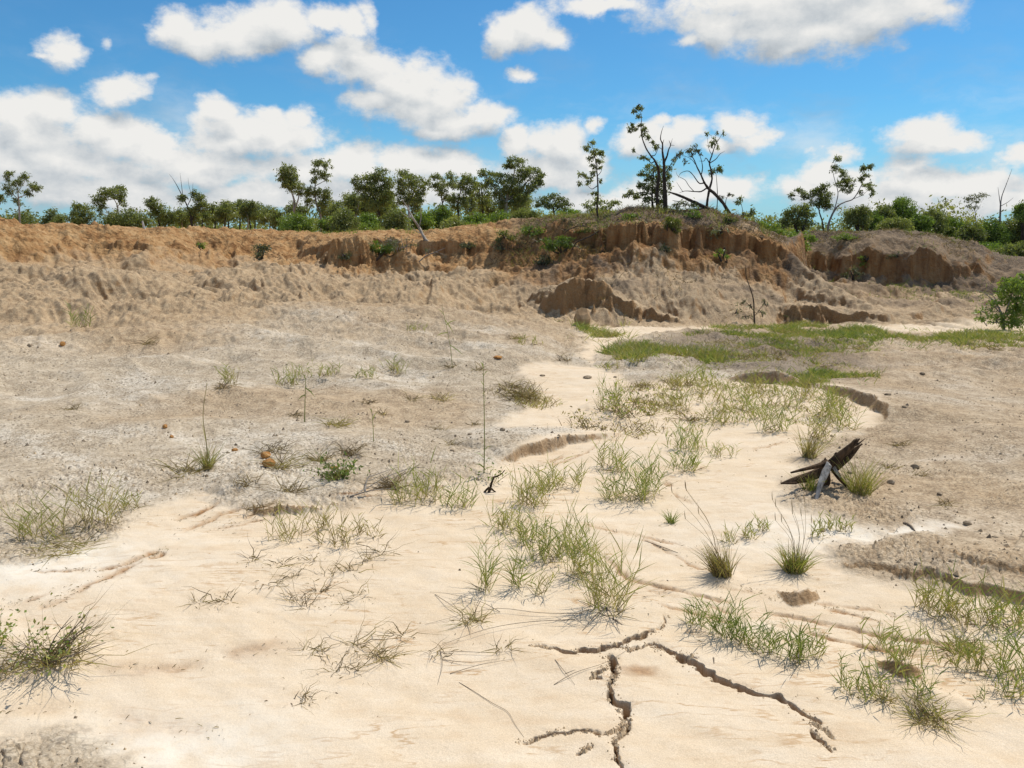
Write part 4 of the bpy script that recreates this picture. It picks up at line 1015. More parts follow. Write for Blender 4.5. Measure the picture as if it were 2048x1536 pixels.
woody('gum_tree', 'dense dark gum just left of the gum that leans right', 'tree', 30, (1648,466),
  [[(1648,466,.05),(1645,445,.045),(1638,420,.035),(1640,395,.015)],[(1640,422,.025),(1620,400,.018),(1590,390,.006)]],
  [(1642,376,12,9),(1626,386,11,8),(1650,392,14,10),(1636,402,16,10),(1602,384,10,6),(1584,391,6,5),(1652,410,10,8),(1612,394,8,5)], M_EUC, M_BARK, .10, 1.1, tint=.25)
woody('bush', 'tall dark bush at the left end of the right bank', 'bush', 28, (1598,478), [], [(1580,424,16,12),(1602,416,20,12),(1616,430,18,14),(1588,440,24,14),(1612,450,22,12),(1566,446,10,10)], M_EUC, M_BARK, .10, 1.15, tint=.4, crown_name='foliage', trunk_name='stem')
woody('shrub', 'bright green shrub spilling down between the mound and the right bank', 'shrub', 24.5, (1592,505), [], [(1590,482,20,14),(1605,492,18,13),(1578,490,13,11),(1600,470,22,11),(1622,476,12,8)], M_GREEN, M_BARK, .085, 1.2, tint=.7, crown_name='foliage', trunk_name='stem')
woody('bush', 'light green bush on the slope right behind the mound', 'bush', 25, (1540,470), [], [(1540,452,18,9),(1556,462,16,9),(1520,446,12,7)], M_GREEN, M_BARK, .085, .9, tint=.6, crown_name='foliage', trunk_name='stem')
for i, (x_, y_, rx, ry, tn, nm, lb) in enumerate([
  (1716,430,26,18,.45,'bush','dark bush right of the leaning gum trunk'),(1745,440,22,15,.35,'bush','low dark bush in the gap right of the leaning gum'),
  (1768,430,18,20,.5,'bush','upright bush left of the tall round topped bush'),(1802,420,24,24,.5,'gum_tree','tall round topped tree above the right bank'),
  (1792,450,30,15,.75,'bush','bright low bush in front of the round topped tree'),(1838,444,22,16,.35,'bush','dark low bush right of the round topped tree'),
  (1865,440,26,20,.4,'bush','dense bush before the pale wispy tree'),(1900,456,28,20,.3,'bush','dark dense bush below the pale wispy tree'),
  (1940,470,28,22,.3,'bush','large dark bush left of the bare snag'),(1985,470,34,26,.28,'bush','large dark bush around the foot of the bare snag'),
  (2030,470,32,34,.35,'bush','dark tall bush at the right edge of the picture'),(1970,500,40,16,.45,'bush','low green bush hugging the falling end of the right bank'),
  (2040,500,40,18,.4,'bush','low dark bush on the bank at the right edge'),(2046,420,16,16,.5,'gum_tree','small gum crown touching the right edge')]):
    woody(nm, lb, 'tree' if nm == 'gum_tree' else 'bush', 32 + (i * 5 % 4) - (4 if y_ > 490 else 0), (x_, 480), [], [(x_, y_, rx * .8, ry * .8), (x_ - rx * .6, y_ + ry * .3, rx * .5, ry * .7), (x_ + rx * .6, y_ + ry * .25, rx * .5, ry * .7), (x_, y_ + ry * .8, rx * .9, ry * .6), (x_ + rx * .2, y_ - ry * .6, rx * .5, ry * .5), (x_ - rx * .35, y_ - ry * .35, rx * .4, ry * .5)], M_GREEN if i % 2 else M_EUC, M_BARK, .105, 1.1, tint=tn, crown_name='foliage' if nm == 'bush' else 'crown', trunk_name='stem' if nm == 'bush' else 'trunk', group='thicket beyond the right bank')
woody('sapling', 'pale wispy tree with thin see through crown beyond the right thicket', 'tree', 36, (1952,470),
  [[(1952,470,.03),(1952,445,.028),(1950,420,.02),(1954,395,.008)],[(1951,425,.015),(1962,408,.006)],[(1951,425,.015),(1942,408,.006)]],
  [(1944,394,11,5,.6),(1962,391,12,5,.6),(1953,402,14,5,.5),(1946,416,10,5,.35),(1934,412,8,4,.3)], M_GREY, M_GREYW, .10, .8, tint=.75)
woody('dead_tree', 'bare grey snag with a tall spike beyond the right thicket', 'tree', 33, (2000,470),
  [[(2000,470,.07),(2000,440,.065),(2001,412,.05),(2004,392,.03),(2014,365,.018),(2024,338,.008)],[(2001,412,.03),(1998,390,.02),(1996,374,.006)],[(2002,412,.025),(2016,404,.016),(2027,395,.006)],[(2012,368,.008),(2018,356,.004)]],
  [], M_EUC, M_GREYW, .10)
woody('bush', 'green bush with grey dead twigs at the right edge of the wash', 'bush', 15.2, (2010,655),
  [[(2010,655,.03),(2004,630,.025),(1990,605,.015),(1968,586,.008),(1950,580,.004)],[(2006,640,.02),(2020,600,.015),(2030,570,.006)],[(2000,620,.012),(1984,590,.008),(1955,592,.003)],[(2004,630,.012),(1985,612,.008),(1958,612,.003)],[(2008,640,.012),(2030,612,.008),(2048,606,.004)]],
  [(2022,566,26,14),(2040,585,22,16),(2008,584,20,12),(2030,606,26,14),(1992,612,20,9,.6),(1975,626,20,9,.6),(2010,630,24,11,.7),(2040,640,20,12,.7),(1966,640,12,7,.5),(2020,645,26,10,.8),(1992,640,18,9,.7),(2044,560,16,14),(2044,615,18,16)], M_GREEN, M_GREYW, .07, 1.0, tint=.6, crown_name='foliage', trunk_name='stem', hang=.2)

# ------------------------------------------------------------------ growth on the banks
woody('shrub', 'dark grey green shrub on the left bank among the pinnacles', 'shrub', None, (520,520), [], [(515,492,14,9,.6),(528,498,12,12,.6),(518,508,16,9,.6)], M_GREY, M_BARK, .075, .8, tint=.15, crown_name='foliage', trunk_name='stem')
woody('shrub', 'small pale green shrub on the middle of the left bank', 'shrub', None, (402,500), [], [(402,486,8,7,.8),(406,492,7,6,.7)], M_GREEN, M_BARK, .075, .8, tint=.8, crown_name='foliage', trunk_name='stem')
woody('shrub', 'sprawling dark green shrub on the face of the middle bank', 'shrub', None, (752,520), [], [(742,490,18,10),(760,500,22,9),(728,502,14,9),(775,494,16,9),(800,506,14,6,.7)], M_GREEN, M_BARK, .075, 1.0, tint=.25, crown_name='foliage', trunk_name='stem')
woody('dead_brush', 'heap of grey leafless brush beside the green shrub on the middle bank', 'brush', None, (802,505),
  [[(802 + a * 6, 505, .010), (795 + a * 9, 488 - abs(a) % 3 * 3, .007), (790 + a * 13, 478 - (a * 7) % 9, .003)] for a in range(-3, 4)] + [[(800 + a * 5, 500, .008), (806 + a * 10, 488, .005), (815 + a * 9, 482, .002)] for a in range(-3, 3)],
  [(800,484,24,8,.35),(782,480,14,7,.35),(815,492,18,8,.35)], M_GREY, M_GREYW, .06, .6, tint=.5, crown_name='foliage', trunk_name='stem')
woody('leaning_dead_trunk', 'pale leaning dead trunk with bare twigs on the middle bank', 'fallen tree', None, (858,492),
  [[(858,492,.06),(850,478,.055),(838,455,.045),(825,435,.032),(815,415,.020),(803,398,.008)],[(838,455,.020),(842,435,.014),(841,412,.005)],[(825,435,.015),(812,432,.010),(800,422,.004)],[(846,468,.015),(832,462,.010),(822,450,.004)]], [], M_GREY, M_PALE)
woody('fallen_branch', 'dead branch lying down the face of the middle bank', 'fallen branch', None, (836,530),
  [[(836,530,.018),(852,512,.020),(872,504,.016),(890,496,.008)],[(852,512,.010),(850,500,.006),(846,492,.003)],[(872,504,.010),(884,508,.006),(893,512,.003)]], [(858,500,8,5,.4)], M_GREY, M_GREYW, .07, .6)
woody('shrub', 'dark green shrub in the hollow left of the mound face', 'shrub', None, (1125,505), [], [(1112,486,20,9),(1130,480,16,9),(1100,492,16,8),(1138,492,12,7),(1092,480,12,6,.6)], M_GREEN, M_BARK, .075, 1.0, tint=.2, crown_name='foliage', trunk_name='stem')
woody('shrub', 'yellow green shrub on the low rise left of the mound', 'shrub', None, (1012,480), [], [(1008,466,12,8,.8),(1020,474,12,8,.8),(998,476,10,6,.7)], M_YEL, M_BARK, .075, .8, tint=.5, crown_name='foliage', trunk_name='stem')
woody('dead_brush', 'dark tangle of bare brush on the slope left of the mound', 'brush', None, (1050,500),
  [[(1050 + a * 12, 505 + a % 3 * 6, .010), (1052 + a * 12, 488, .008), (1060 + a * 14, 476 + a % 2 * 5, .003)] for a in range(-4, 5)] + [[(1040 + a * 16, 500, .008), (1026 + a * 16, 492, .006), (1014 + a * 16, 494, .003)] for a in range(-2, 4)],
  [(1050,488,30,7,.3),(1080,500,26,6,.3),(1020,500,20,6,.3)], M_GREY, M_BARK, .06, .6, tint=.15, crown_name='foliage', trunk_name='stem')
woody('fallen_branch', 'long dark fallen branch arching down left of the slender gum', 'fallen branch', None, (1140,508),
  [[(1140,508,.012),(1152,486,.018),(1168,478,.018),(1185,470,.016),(1200,460,.012)],[(1128,468,.008),(1140,458,.012),(1160,452,.012),(1180,455,.008)]], [], M_GREY, M_BARK)
woody('grass_bush', 'bright green grassy bush hanging on the top of the mound scarp', 'bush', None, (1345,470), [], [(1345,446,14,9),(1340,454,13,9),(1352,456,11,9),(1346,466,9,8),(1338,440,8,6)], M_YEL, M_BARK, .075, 1.2, tint=.6, crown_name='foliage', trunk_name='stem', hang=-.6, aspect=.16)
woody('frond_bush', 'grey green fronded plant on the mound scarp right of the bright bush', 'bush', None, (1440,485), [], [(1432,461,12,5),(1448,464,12,5),(1440,470,14,6),(1462,472,9,6,.7)], M_GREY, M_BARK, .10, .9, tint=.8, crown_name='foliage', trunk_name='stem', aspect=.2)
woody('shrub', 'small green shrub low on the mound scarp under the fronded plant', 'shrub', None, (1446,525), [], [(1440,508,9,6,.8),(1452,512,7,5,.8),(1446,498,7,5,.5)], M_GREEN, M_BARK, .07, .8, tint=.6, crown_name='foliage', trunk_name='stem')
woody('shrub', 'small green shrub at the foot of the right bank scarp', 'shrub', None, (1732,535), [], [(1728,524,10,8,.8),(1736,530,9,7,.8),(1722,515,6,6,.6)], M_GREEN, M_BARK, .075, .8, tint=.6, crown_name='foliage', trunk_name='stem')
woody('shrub', 'thin grey green shrub on the right bank left of its scarps', 'shrub', None, (1705,560), [], [(1700,540,14,9,.5),(1712,550,14,8,.5),(1690,552,10,7,.5)], M_GREY, M_BARK, .08, .7, tint=.4, crown_name='foliage', trunk_name='stem')
woody('sapling', 'thin dark crooked sapling standing in the wash before the mound', 'tree', None, (1510,650),
  [[(1510,650,.020),(1508,625,.018),(1507,600,.015),(1500,575,.012),(1493,555,.008),(1491,530,.003)],[(1508,622,.010),(1498,610,.006),(1486,600,.003)],[(1509,632,.008),(1520,618,.005),(1530,604,.003)],[(1507,640,.007),(1496,632,.004),(1488,630,.002)]],
  [(1486,604,10,7,.25),(1528,606,9,6,.25),(1474,622,9,5,.2),(1490,632,9,5,.25),(1524,626,9,6,.2),(1500,612,8,6,.2)], M_GREY, M_BARK, .055, .8, tint=.5)

for (x_, y_, w_, h_, mt, tn, lb) in [
  (1005,500,22,14,M_GREY,.3,'grey scrub low on the slope below the yellow green shrub'),(1062,470,26,14,M_GREEN,.35,'dark shrub on the upper slope left of the slender gum'),
  (1170,470,18,12,M_YEL,.35,'olive shrub at the foot of the slender gum'),(1085,530,24,12,M_GREY,.2,'brown scrub low on the slope left of the cut bank'),
  (1262,440,20,10,M_GREEN,.5,'green shrub on the mound crest left of the twin trunks'),(1385,436,18,10,M_GREEN,.4,'green shrub on the mound crest below the fallen trunk'),
  (1462,445,18,9,M_YEL,.4,'olive shrub at the root of the leaning tree'),(1330,505,14,10,M_GREY,.4,'thin scrub halfway down the mound scarp below the bright bush'),
  (690,520,18,10,M_GREY,.3,'grey scrub at the foot of the middle bank block'),(940,500,22,12,M_GREY,.25,'dark scrub on the bank below the big gum'),
  (1790,520,16,10,M_GREY,.35,'thin scrub between the two scarps of the right bank'),(1690,480,24,10,M_GREEN,.5,'low green shrub on the right bank crest below the leaning gum')]:
    woody('shrub', lb, 'shrub', None, (x_, y_), [], [(x_, y_ - h_, w_ * .6, h_ * .7, .7), (x_ - w_ * .5, y_ - h_ * .6, w_ * .45, h_ * .55, .7), (x_ + w_ * .5, y_ - h_ * .55, w_ * .45, h_ * .55, .7), (x_ + w_ * .15, y_ - h_ * .4, w_ * .6, h_ * .45, .7)], mt, M_BARK, .07, .8, tint=tn, crown_name='foliage', trunk_name='stem')
# ------------------------------------------------------------------ woods on the plain, far off
rng = np.random.RandomState(11)
fa = Acc()
for i in range(360):
    th_ = rng.uniform(-1.15, 1.15); d_ = rng.uniform(62, 115)
    c = np.array([math.sin(th_) * d_, math.cos(th_) * d_, 0.]); h = rng.uniform(.7, 3.3) * (d_ / 85)
    c[2] = 1.5 + h * .55
    crown_cloud(fa, c, np.array([rng.uniform(1.4, 3.2), 1.5, h * .6]), 170, .34, rng, .4, .42, tint0=rng.uniform(.25, .6))
link('far_woods', fa.mesh('far_woods', M_EUC), kind='stuff', label='far belt of low woods across the plain')
print('trees', round(time.time() - T0, 1))

# ------------------------------------------------------------------ grass
def ribbons(acc, P, width, tint, rng):
    """flat tapering blades along centre lines P (n,k,3)"""
    n, k, _ = P.shape
    T = unit(np.gradient(P, axis=1))
    rv = rng.normal(size=(n, 1, 3)); rv[..., 2] *= .25
    Wd = unit(np.cross(T, rv)) * (np.asarray(width).reshape(n, 1, 1) * .5)
    prof = np.interp(np.linspace(0, 1, k), [0, .35, 1], [.7, 1, .08]).reshape(1, k, 1)
    Lf = P + Wd * prof; Rt = P - Wd * prof
    V = np.stack([Lf, Rt], 2).reshape(n, 2 * k, 3)
    i = np.arange(k - 1) * 2
    F = np.stack([i, i + 1, i + 3, i + 2], -1)
    F = (np.arange(n)[:, None, None] * 2 * k + F[None]).reshape(-1, 4)
    acc.add(V.reshape(-1, 3), F, np.repeat(tint, 2 * k))
def arcs(n, base, h, lean, droop, rng, k=4, aim=None):
    """centre lines that rise and bend over"""
    az_ = rng.rand(n) * 2 * np.pi
    dirh = np.stack([np.cos(az_), np.sin(az_), 0 * az_], 1)
    if aim is not None: dirh = unit(dirh + np.asarray(aim))
    ln = lean * (.3 + rng.rand(n) * 1.0)
    t = np.linspace(0, 1, k)
    L = np.asarray(h).reshape(n, 1)
    hor = (np.sin(ln)[:, None] * t + droop * t ** 2.2 * rng.rand(n, 1)) * L
    ver = (np.cos(ln)[:, None] * t - droop * .8 * t ** 2.6 * rng.rand(n, 1)) * L
    P = base[:, None, :] + dirh[:, None, :] * hor[..., None]
    P[..., 2] += ver
    return P
def settle(P, base_z):      # keep blades out of the ground
    P[..., 2] = np.maximum(P[..., 2], base_z + .002)
    return P
def tuft_mesh(style, o, w, h, n, tint, rng, aim=None, scale=1.0):
    acc = Acc(); t0, t1 = tint
    def spread(m, f=1.0):
        a_ = rng.rand(m) * 2 * np.pi; r_ = np.sqrt(rng.rand(m)) * w * .5 * f
        return o + np.stack([np.cos(a_) * r_, np.sin(a_) * r_ * .8, 0 * a_], 1)
    if style == 'bunch':
        B = spread(n, .48)
        P = settle(arcs(n, B, h * (.35 + .7 * rng.rand(n)), .55, .30, rng, 5, aim), o[2])
        ribbons(acc, P, .0034 * scale * (.6 + .8 * rng.rand(n)), t0 + (t1 - t0) * rng.rand(n), rng)
    elif style == 'leafy':
        m = max(3, n // 6)
        B = spread(m, .95)
        S = settle(arcs(m, B, h * (.45 + .65 * rng.rand(m)), .34, .16, rng, 6, aim), o[2])
        ribbons(acc, S, np.full(m, .0032 * scale), np.clip(t0 + (t1 - t0) * rng.rand(m) - .12, 0, 1), rng)
        k = 5
        for j in range(k):
            at_ = (j + .5 + rng.rand(m) * .5) / (k + .6) * 5
            i_ = np.minimum(at_.astype(int), 4); f_ = (at_ - i_)[:, None]
            b_ = S[np.arange(m), i_] * (1 - f_) + S[np.arange(m), i_ + 1] * f_
            Pl = settle(arcs(m, b_, h * (.25 + .30 * rng.rand(m)), .80, .22, rng, 4, aim), o[2])
            ribbons(acc, Pl, .0046 * scale * (.6 + .7 * rng.rand(m)), np.clip(t0 + (t1 - t0) * (rng.rand(m) * .7 + .3 * j / k), 0, 1), rng)
        mb = max(3, m)        # dry straw at the foot
        P = settle(arcs(mb, spread(mb, .8), h * (.25 + .35 * rng.rand(mb)), 1.25, .2, rng, 4), o[2])
        ribbons(acc, P, np.full(mb, .004 * scale), rng.rand(mb) * .35, rng)
    elif style == 'dead':
        B = spread(n, .7)
        L = h * (.5 + .9 * rng.rand(n))
        P = arcs(n, B, L, 1.15, .55, rng, 6, aim)
        P += rng.normal(size=P.shape) * (L[:, None, None] * .035)
        P = settle(P, o[2])
        ribbons(acc, P, .0038 * scale * (.5 + .9 * rng.rand(n)), t0 + (t1 - t0) * rng.rand(n), rng)
    elif style == 'weed':
        m = max(4, n // 7)
        S = settle(arcs(m, spread(m, .4), h * (.5 + .6 * rng.rand(m)), .9, .2, rng, 5, aim), o[2])
        ribbons(acc, S, np.full(m, .004 * scale), np.full(m, .12), rng)
        c = S[rng.randint(0, m, n), rng.randint(1, 5, n)] + rng.normal(size=(n, 3)) * h * .07
        c[:, 2] = np.maximum(c[:, 2], o[2] + .004)
        leaf_cards(acc, c, .022 * scale, rng, -.3, .45, t0 + (t1 - t0) * rng.rand(n))
    elif style == 'mat':
        B = spread(n, 1.0)
        P = settle(arcs(n, B, h * (.5 + .6 * rng.rand(n)), .9, .3, rng, 4, aim), o[2])
        ribbons(acc, P, .006 * scale * (.6 + .8 * rng.rand(n)), t0 + (t1 - t0) * rng.rand(n), rng)
    return acc
G_, Y_G, MIX, DRY, DEAD, DK = (.62, .92), (.42, .74), (.22, .80), (.12, .46), (.0, .22), (.75, 1.0)
# photograph foot, width, height (pixels), blades, style, tint, name, label, group, aim
TUFTS = [
 (1445,1150,80,64,240,'bunch',(.0,.52),'grass_clump','dark dry grass clump leaning left on the sand, with long bent stalks',None,(-.9,.2,0)),
 (1588,1142,80,60,240,'bunch',(.08,.82),'grass_clump','upright clump, green below and straw above, behind a small cut in the sand',None,None),
 (1212,1222,80,128,120,'leafy',(.22,.78),'grass_tuft','tall leafy grass tuft at the near end of the long grass trail',None,None),
 (1160,1150,60,92,80,'leafy',(.40,.80),'grass_tuft','leafy grass tuft directly behind the near end of the grass trail',None,None),
 (1095,1118,90,80,110,'leafy',(.45,.85),'grass_tuft','widest thick green grass tuft in the middle of the long grass trail',None,None),
 (1145,1100,50,86,50,'leafy',Y_G,'grass_tuft','yellow green upright tuft at the right side of the grass trail',None,None),
 (972,1182,36,112,46,'leafy',(.50,.82),'grass_tuft','thin tall green tuft left of the grass trail, standing on open sand',None,None),
 (1036,1172,34,100,40,'leafy',(.50,.82),'grass_tuft','thin tall green tuft between the leftmost tuft and the grass trail',None,None),
 (1080,1190,30,60,26,'leafy',MIX,'grass_tuft','sparse small tuft before the middle of the grass trail',None,None),
 (1015,1058,80,56,80,'leafy',(.35,.70),'grass_tuft','low yellowish tuft at the far end of the long grass trail',None,None),
 (1060,1085,60,60,60,'leafy',(.40,.76),'grass_tuft','green tuft next after the far end of the grass trail',None,None),
 (945,1245,60,46,40,'dead',(.05,.5),'grass_tuft','small wilted grass tuft lying at the left foot of the trail',None,None),
 (1060,1010,90,70,110,'leafy',(.30,.72),'grass_tuft','broad yellow green tuft just below the curved sand bank',None,None),
 (1120,975,90,52,90,'leafy',(.35,.72),'grass_tuft','low broad tuft below the right half of the curved sand bank',None,None),
 (1085,985,50,46,40,'leafy',MIX,'grass_tuft','small tuft between the two broad tufts below the sand bank',None,None),
 (1268,1000,90,80,110,'leafy',(.50,.86),'grass_tuft','bright green upright tuft standing alone mid wash',None,None),
 (1218,1000,50,52,50,'leafy',(.50,.84),'grass_tuft','green tuft touching the left of the bright upright mid wash tuft',None,None),
 (1300,985,46,78,40,'leafy',(.50,.82),'grass_tuft','tall narrow tuft right behind the bright mid wash tuft',None,None),
 (1342,1046,34,32,40,'bunch',(.5,.9),'grass_clump','small round green clump on bare sand right of the mid wash tuft',None,None),
 (845,1002,100,72,100,'leafy',(.35,.76),'grass_tuft','broad tuft on the crust edge left of the dark root',None,None),
 (915,1014,70,60,70,'leafy',(.50,.86),'grass_tuft','green tuft on the sand just left of the dark root',None,(.3,-.3,0)),
 (795,1008,40,44,30,'leafy',MIX,'grass_tuft','small thin tuft at the left end of the crust edge row',None,None),
 (1225,935,70,60,60,'leafy',Y_G,'grass_tuft','thin tuft on the sand right of the curved bank',None,None),
 (1375,898,80,52,90,'leafy',(.50,.85),'grass_tuft','lush green tuft right of the curved bank, largest there',None,None),
 (1372,938,80,44,80,'leafy',(.5,.85),'grass_tuft','low green tuft in front of the lush one right of the curved bank',None,None),
 (1445,912,66,30,50,'leafy',MIX,'grass_tuft','low spreading tuft left of the dead stump',None,None),
 (1240,945,30,40,20,'leafy',MIX,'grass_tuft','tiny sparse tuft in front of the thin tuft right of the curved bank',None,None),
 (1545,862,60,56,70,'leafy',(.45,.84),'grass_tuft','yellow green tuft beyond the stump on the sand',None,None),
 (1520,838,44,46,40,'leafy',Y_G,'grass_tuft','small tuft just behind the yellow green one beyond the stump',None,None),
 (1618,915,56,70,90,'bunch',(.10,.55),'grass_clump','dry brown grass clump behind the dead stump',None,None),
 (1640,880,50,60,50,'leafy',(.25,.65),'grass_tuft','straw coloured tuft behind the dry clump at the stump',None,None),
 (1655,835,66,62,70,'leafy',(.40,.76),'grass_tuft','tall pale green tuft below the dark cut bank',None,None),
 (1690,858,56,48,50,'leafy',Y_G,'grass_tuft','pale tuft right below the dark cut bank',None,None),
 (1720,988,80,84,130,'bunch',(.20,.68),'grass_clump','bushy straw and green clump on the crust right of the stump',None,(-.1,0,0)),
 (1618,985,50,44,60,'bunch',(.3,.85),'grass_clump','green clump growing under the stump',None,None),
 (1390,1250,44,58,50,'leafy',G_,'grass_tuft','first tuft at the left end of the green row along the rills',None,None),
 (1440,1268,56,70,66,'leafy',G_,'grass_tuft','second tuft in the green row along the rills',None,None),
 (1484,1285,44,74,60,'leafy',G_,'grass_tuft','third tuft in the green row along the rills',None,None),
 (1526,1302,54,62,70,'leafy',G_,'grass_tuft','fourth and fullest tuft in the green row along the rills',None,None),
 (1586,1318,60,72,80,'leafy',G_,'grass_tuft','fifth tuft in the green row, bright and near its end',None,None),
 (1624,1310,40,60,40,'leafy',Y_G,'grass_tuft','last thin tuft at the right end of the green row',None,None),
 (1728,1388,90,58,120,'leafy',(.5,.92),'grass_clump','bright green low clump on the sand at lower right',None,(-.3,0,0)),
 (1800,1338,90,80,90,'leafy',(.35,.80),'grass_tuft','tall tuft on a small cut ledge at lower right',None,None),
 (1755,1305,60,64,50,'leafy',Y_G,'grass_tuft','thin tuft left of the one on the cut ledge',None,None),
 (1845,1395,60,46,70,'leafy',(.45,.9),'grass_clump','small green clump above the dark wilted clump at lower right',None,None),
 (1862,1440,80,50,90,'dead',(.0,.55),'grass_clump','dark wilted clump with a few green blades, nearest at lower right',None,None),
 (1770,1402,36,36,30,'dead',(.2,.6),'grass_tuft','wispy small tuft between the two green clumps at lower right',None,None),
 (1905,1335,56,62,50,'leafy',Y_G,'grass_tuft','thin upright tuft right of the cut ledge',None,None),
 (1955,1340,56,64,50,'leafy',Y_G,'grass_tuft','sparse upright tuft second right of the cut ledge',None,None),
 (2030,1352,70,96,100,'leafy',(.45,.85),'grass_tuft','tall green tuft at the right edge of the picture',None,None),
 (2010,1392,56,60,60,'leafy',(.5,.88),'grass_tuft','green tuft in front of the tall one at the right edge',None,None),
 (1962,1400,26,36,14,'leafy',G_,'grass_tuft','single tiny sprig on open sand at the right',None,None),
 (1868,1222,80,70,130,'leafy',(.25,.75),'grass_clump','yellow green bushy clump at the foot of the right crust',None,None),
 (1945,1246,100,70,150,'leafy',(.10,.95),'grass_clump','dark green clump at the crust foot, middle of three',None,None),
 (2025,1246,90,66,130,'leafy',(.2,.9),'grass_clump','dark clump at the crust foot against the right edge',None,None),
 (1930,1300,90,40,90,'dead',(.05,.5),'grass_mat','brown matted dead grass below the three crust foot clumps',None,None),
 (90,1072,110,70,90,'leafy',(.25,.74),'grass_tuft','broad pale tuft at the left crust edge',None,None),
 (190,1062,90,84,80,'leafy',(.18,.64),'grass_tuft','straw and green tuft right of the pale one at the left crust edge',None,(.3,0,0)),
 (262,1018,40,42,30,'leafy',(.3,.7),'grass_tuft','small tuft at the upper right of the left crust edge tufts',None,None),
 (120,1100,150,40,60,'dead',(.18,.5),'grass_mat','trailing dry stems spread before the left crust edge tufts',None,None),
 (88,1328,110,92,260,'weed',(.45,.9),'low_shrub','low leafy shrub with dry twigs at the left edge of the sand',None,None),
 (120,1322,110,90,60,'dead',(.05,.45),'dry_twigs','dry twiggy stems spreading right out of the low leafy shrub',None,(.5,0,0)),
 (2,1290,40,60,90,'weed',(.45,.85),'low_shrub','small yellowing shrub cut by the left edge',None,None),
 (10,1345,60,50,40,'dead',(.05,.4),'dry_twigs','brown litter of stems at the left edge below the shrubs',None,None),
 (578,1078,90,56,60,'leafy',(.20,.62),'grass_tuft','dry leafy tuft at the far left of the wilted patch on the sand',None,None),
 (640,1058,60,50,40,'leafy',(.20,.60),'grass_tuft','dry leafy tuft beside the crust edge, second in the wilted patch',None,None),
 (676,1088,90,56,60,'leafy',(.12,.50),'grass_tuft','brown leafy tuft in the middle of the wilted patch',None,None),
 (735,1075,60,46,40,'leafy',(.12,.48),'grass_tuft','brown tuft at the right side of the wilted patch',None,None),
 (672,960,90,46,420,'weed',(.70,1.0),'ground_weed','dark green creeping weed at the foot of the crust, around an orange stone',None,None),
 (700,912,44,34,50,'dead',(.0,.2),'dead_tuft','dark dead tuft above the creeping green weed',None,None),
 (640,925,36,34,40,'dead',(.05,.35),'dead_tuft','grey dead tuft left above the creeping green weed',None,None),
 (416,942,36,62,70,'bunch',(.2,.75),'grass_clump','small clump around a tall pale stalk on the left crust',None,None),
 (376,948,66,44,50,'dead',(.1,.42),'dead_tuft','dry brown tuft left of the pale stalk clump',None,None),
 (562,942,40,56,50,'dead',(.05,.40),'dead_tuft','upright dead tuft right of the two orange stones',None,None),
 (545,905,70,30,50,'dead',(.0,.2),'dead_tuft','dark dead tuft behind the two orange stones',None,None),
 (580,985,60,44,40,'dead',(.02,.3),'dead_tuft','grey brittle tuft at the crust edge below the orange stones',None,None),
 (530,1022,110,20,60,'dead',(.02,.25),'grass_mat','brown root mat hanging over the crust edge',None,None),
 (490,970,60,26,40,'dead',(.02,.25),'dead_tuft','dark low dead tuft on the crust edge left of the root mat',None,None),
 (785,975,60,48,60,'dead',(.0,.18),'dead_tuft','dark dead clump left of the broad crust edge tuft',None,None),
 (462,768,30,40,40,'leafy',(.3,.75),'grass_tuft','small green tuft in the gully left of the grass line',None,None),
 (450,775,36,20,30,'dead',(.0,.25),'dead_tuft','brown dead tuft at the foot of the small gully tuft',None,None),
 (575,770,50,40,60,'leafy',(.35,.8),'grass_tuft','round green tuft at the left end of the distant grass line',None,None),
 (640,752,90,26,70,'leafy',(.4,.8),'grass_tuft','low green strip tuft second in the distant grass line',None,None),
 (735,756,60,24,50,'leafy',(.4,.8),'grass_tuft','low green tuft third in the distant grass line',None,None),
 (790,748,44,36,50,'leafy',(.3,.75),'grass_tuft','taller tuft at the right end of the distant grass line',None,None),
 (592,832,30,16,24,'dead',(.0,.2),'dead_tuft','tiny dark dead tuft beside the stalk with two leaves',None,None),
 (672,850,60,26,50,'dead',(.2,.4),'dead_tuft','orange brown dead tuft on the tan crust',None,None),
 (735,805,50,14,24,'dead',(.0,.25),'dead_tuft','flat grey dead tuft on the tan crust',None,None),
 (880,800,60,24,40,'dead',(.05,.45),'dead_tuft','sparse dry tuft on the crust left of the tall green stem',None,None),
 (1050,798,80,40,90,'dead',(.0,.3),'dead_brush','dark dead brush left of the upper sand flat',None,None),
 (1020,775,50,30,40,'dead',(.0,.3),'dead_brush','small dead brush behind the one left of the upper sand flat',None,None),
 (1060,690,56,18,40,'leafy',(.3,.7),'grass_tuft','small green tuft on the slope above the upper sand flat',None,None),
 (1035,678,44,14,30,'dead',(.05,.4),'dead_tuft','small brown tuft on the slope above the upper sand flat',None,None),
 (835,663,44,20,34,'leafy',(.4,.75),'grass_tuft','lone pale green tuft far up the grey slope',None,None),
 (162,655,40,38,50,'leafy',(.5,.9),'grass_tuft','drooping green tuft at the foot of the left mound',None,None),
 (1180,855,90,44,110,'weed',(.1,.5),'low_shrub','grey low shrub on the sand above the curved bank',None,None),
 (1250,835,110,76,260,'weed',(.35,.85),'low_shrub','green and grey shrub in the middle of the upper wash, largest there',None,None),
 (1215,820,50,66,70,'leafy',(.4,.8),'grass_tuft','thin green tuft at the left of the largest upper wash shrub',None,None),
 (1300,830,80,50,120,'weed',(.2,.7),'low_shrub','low scrub right of the largest upper wash shrub',None,None),
 (1382,842,34,26,40,'dead',(.0,.15),'root_ball','dark root ball perched on the sand beyond the lush tuft',None,None),
 (985,968,50,50,60,'weed',(.6,.95),'fern_sprig','small ferny green sprig growing from the dark root',None,(.5,0,0)),
]
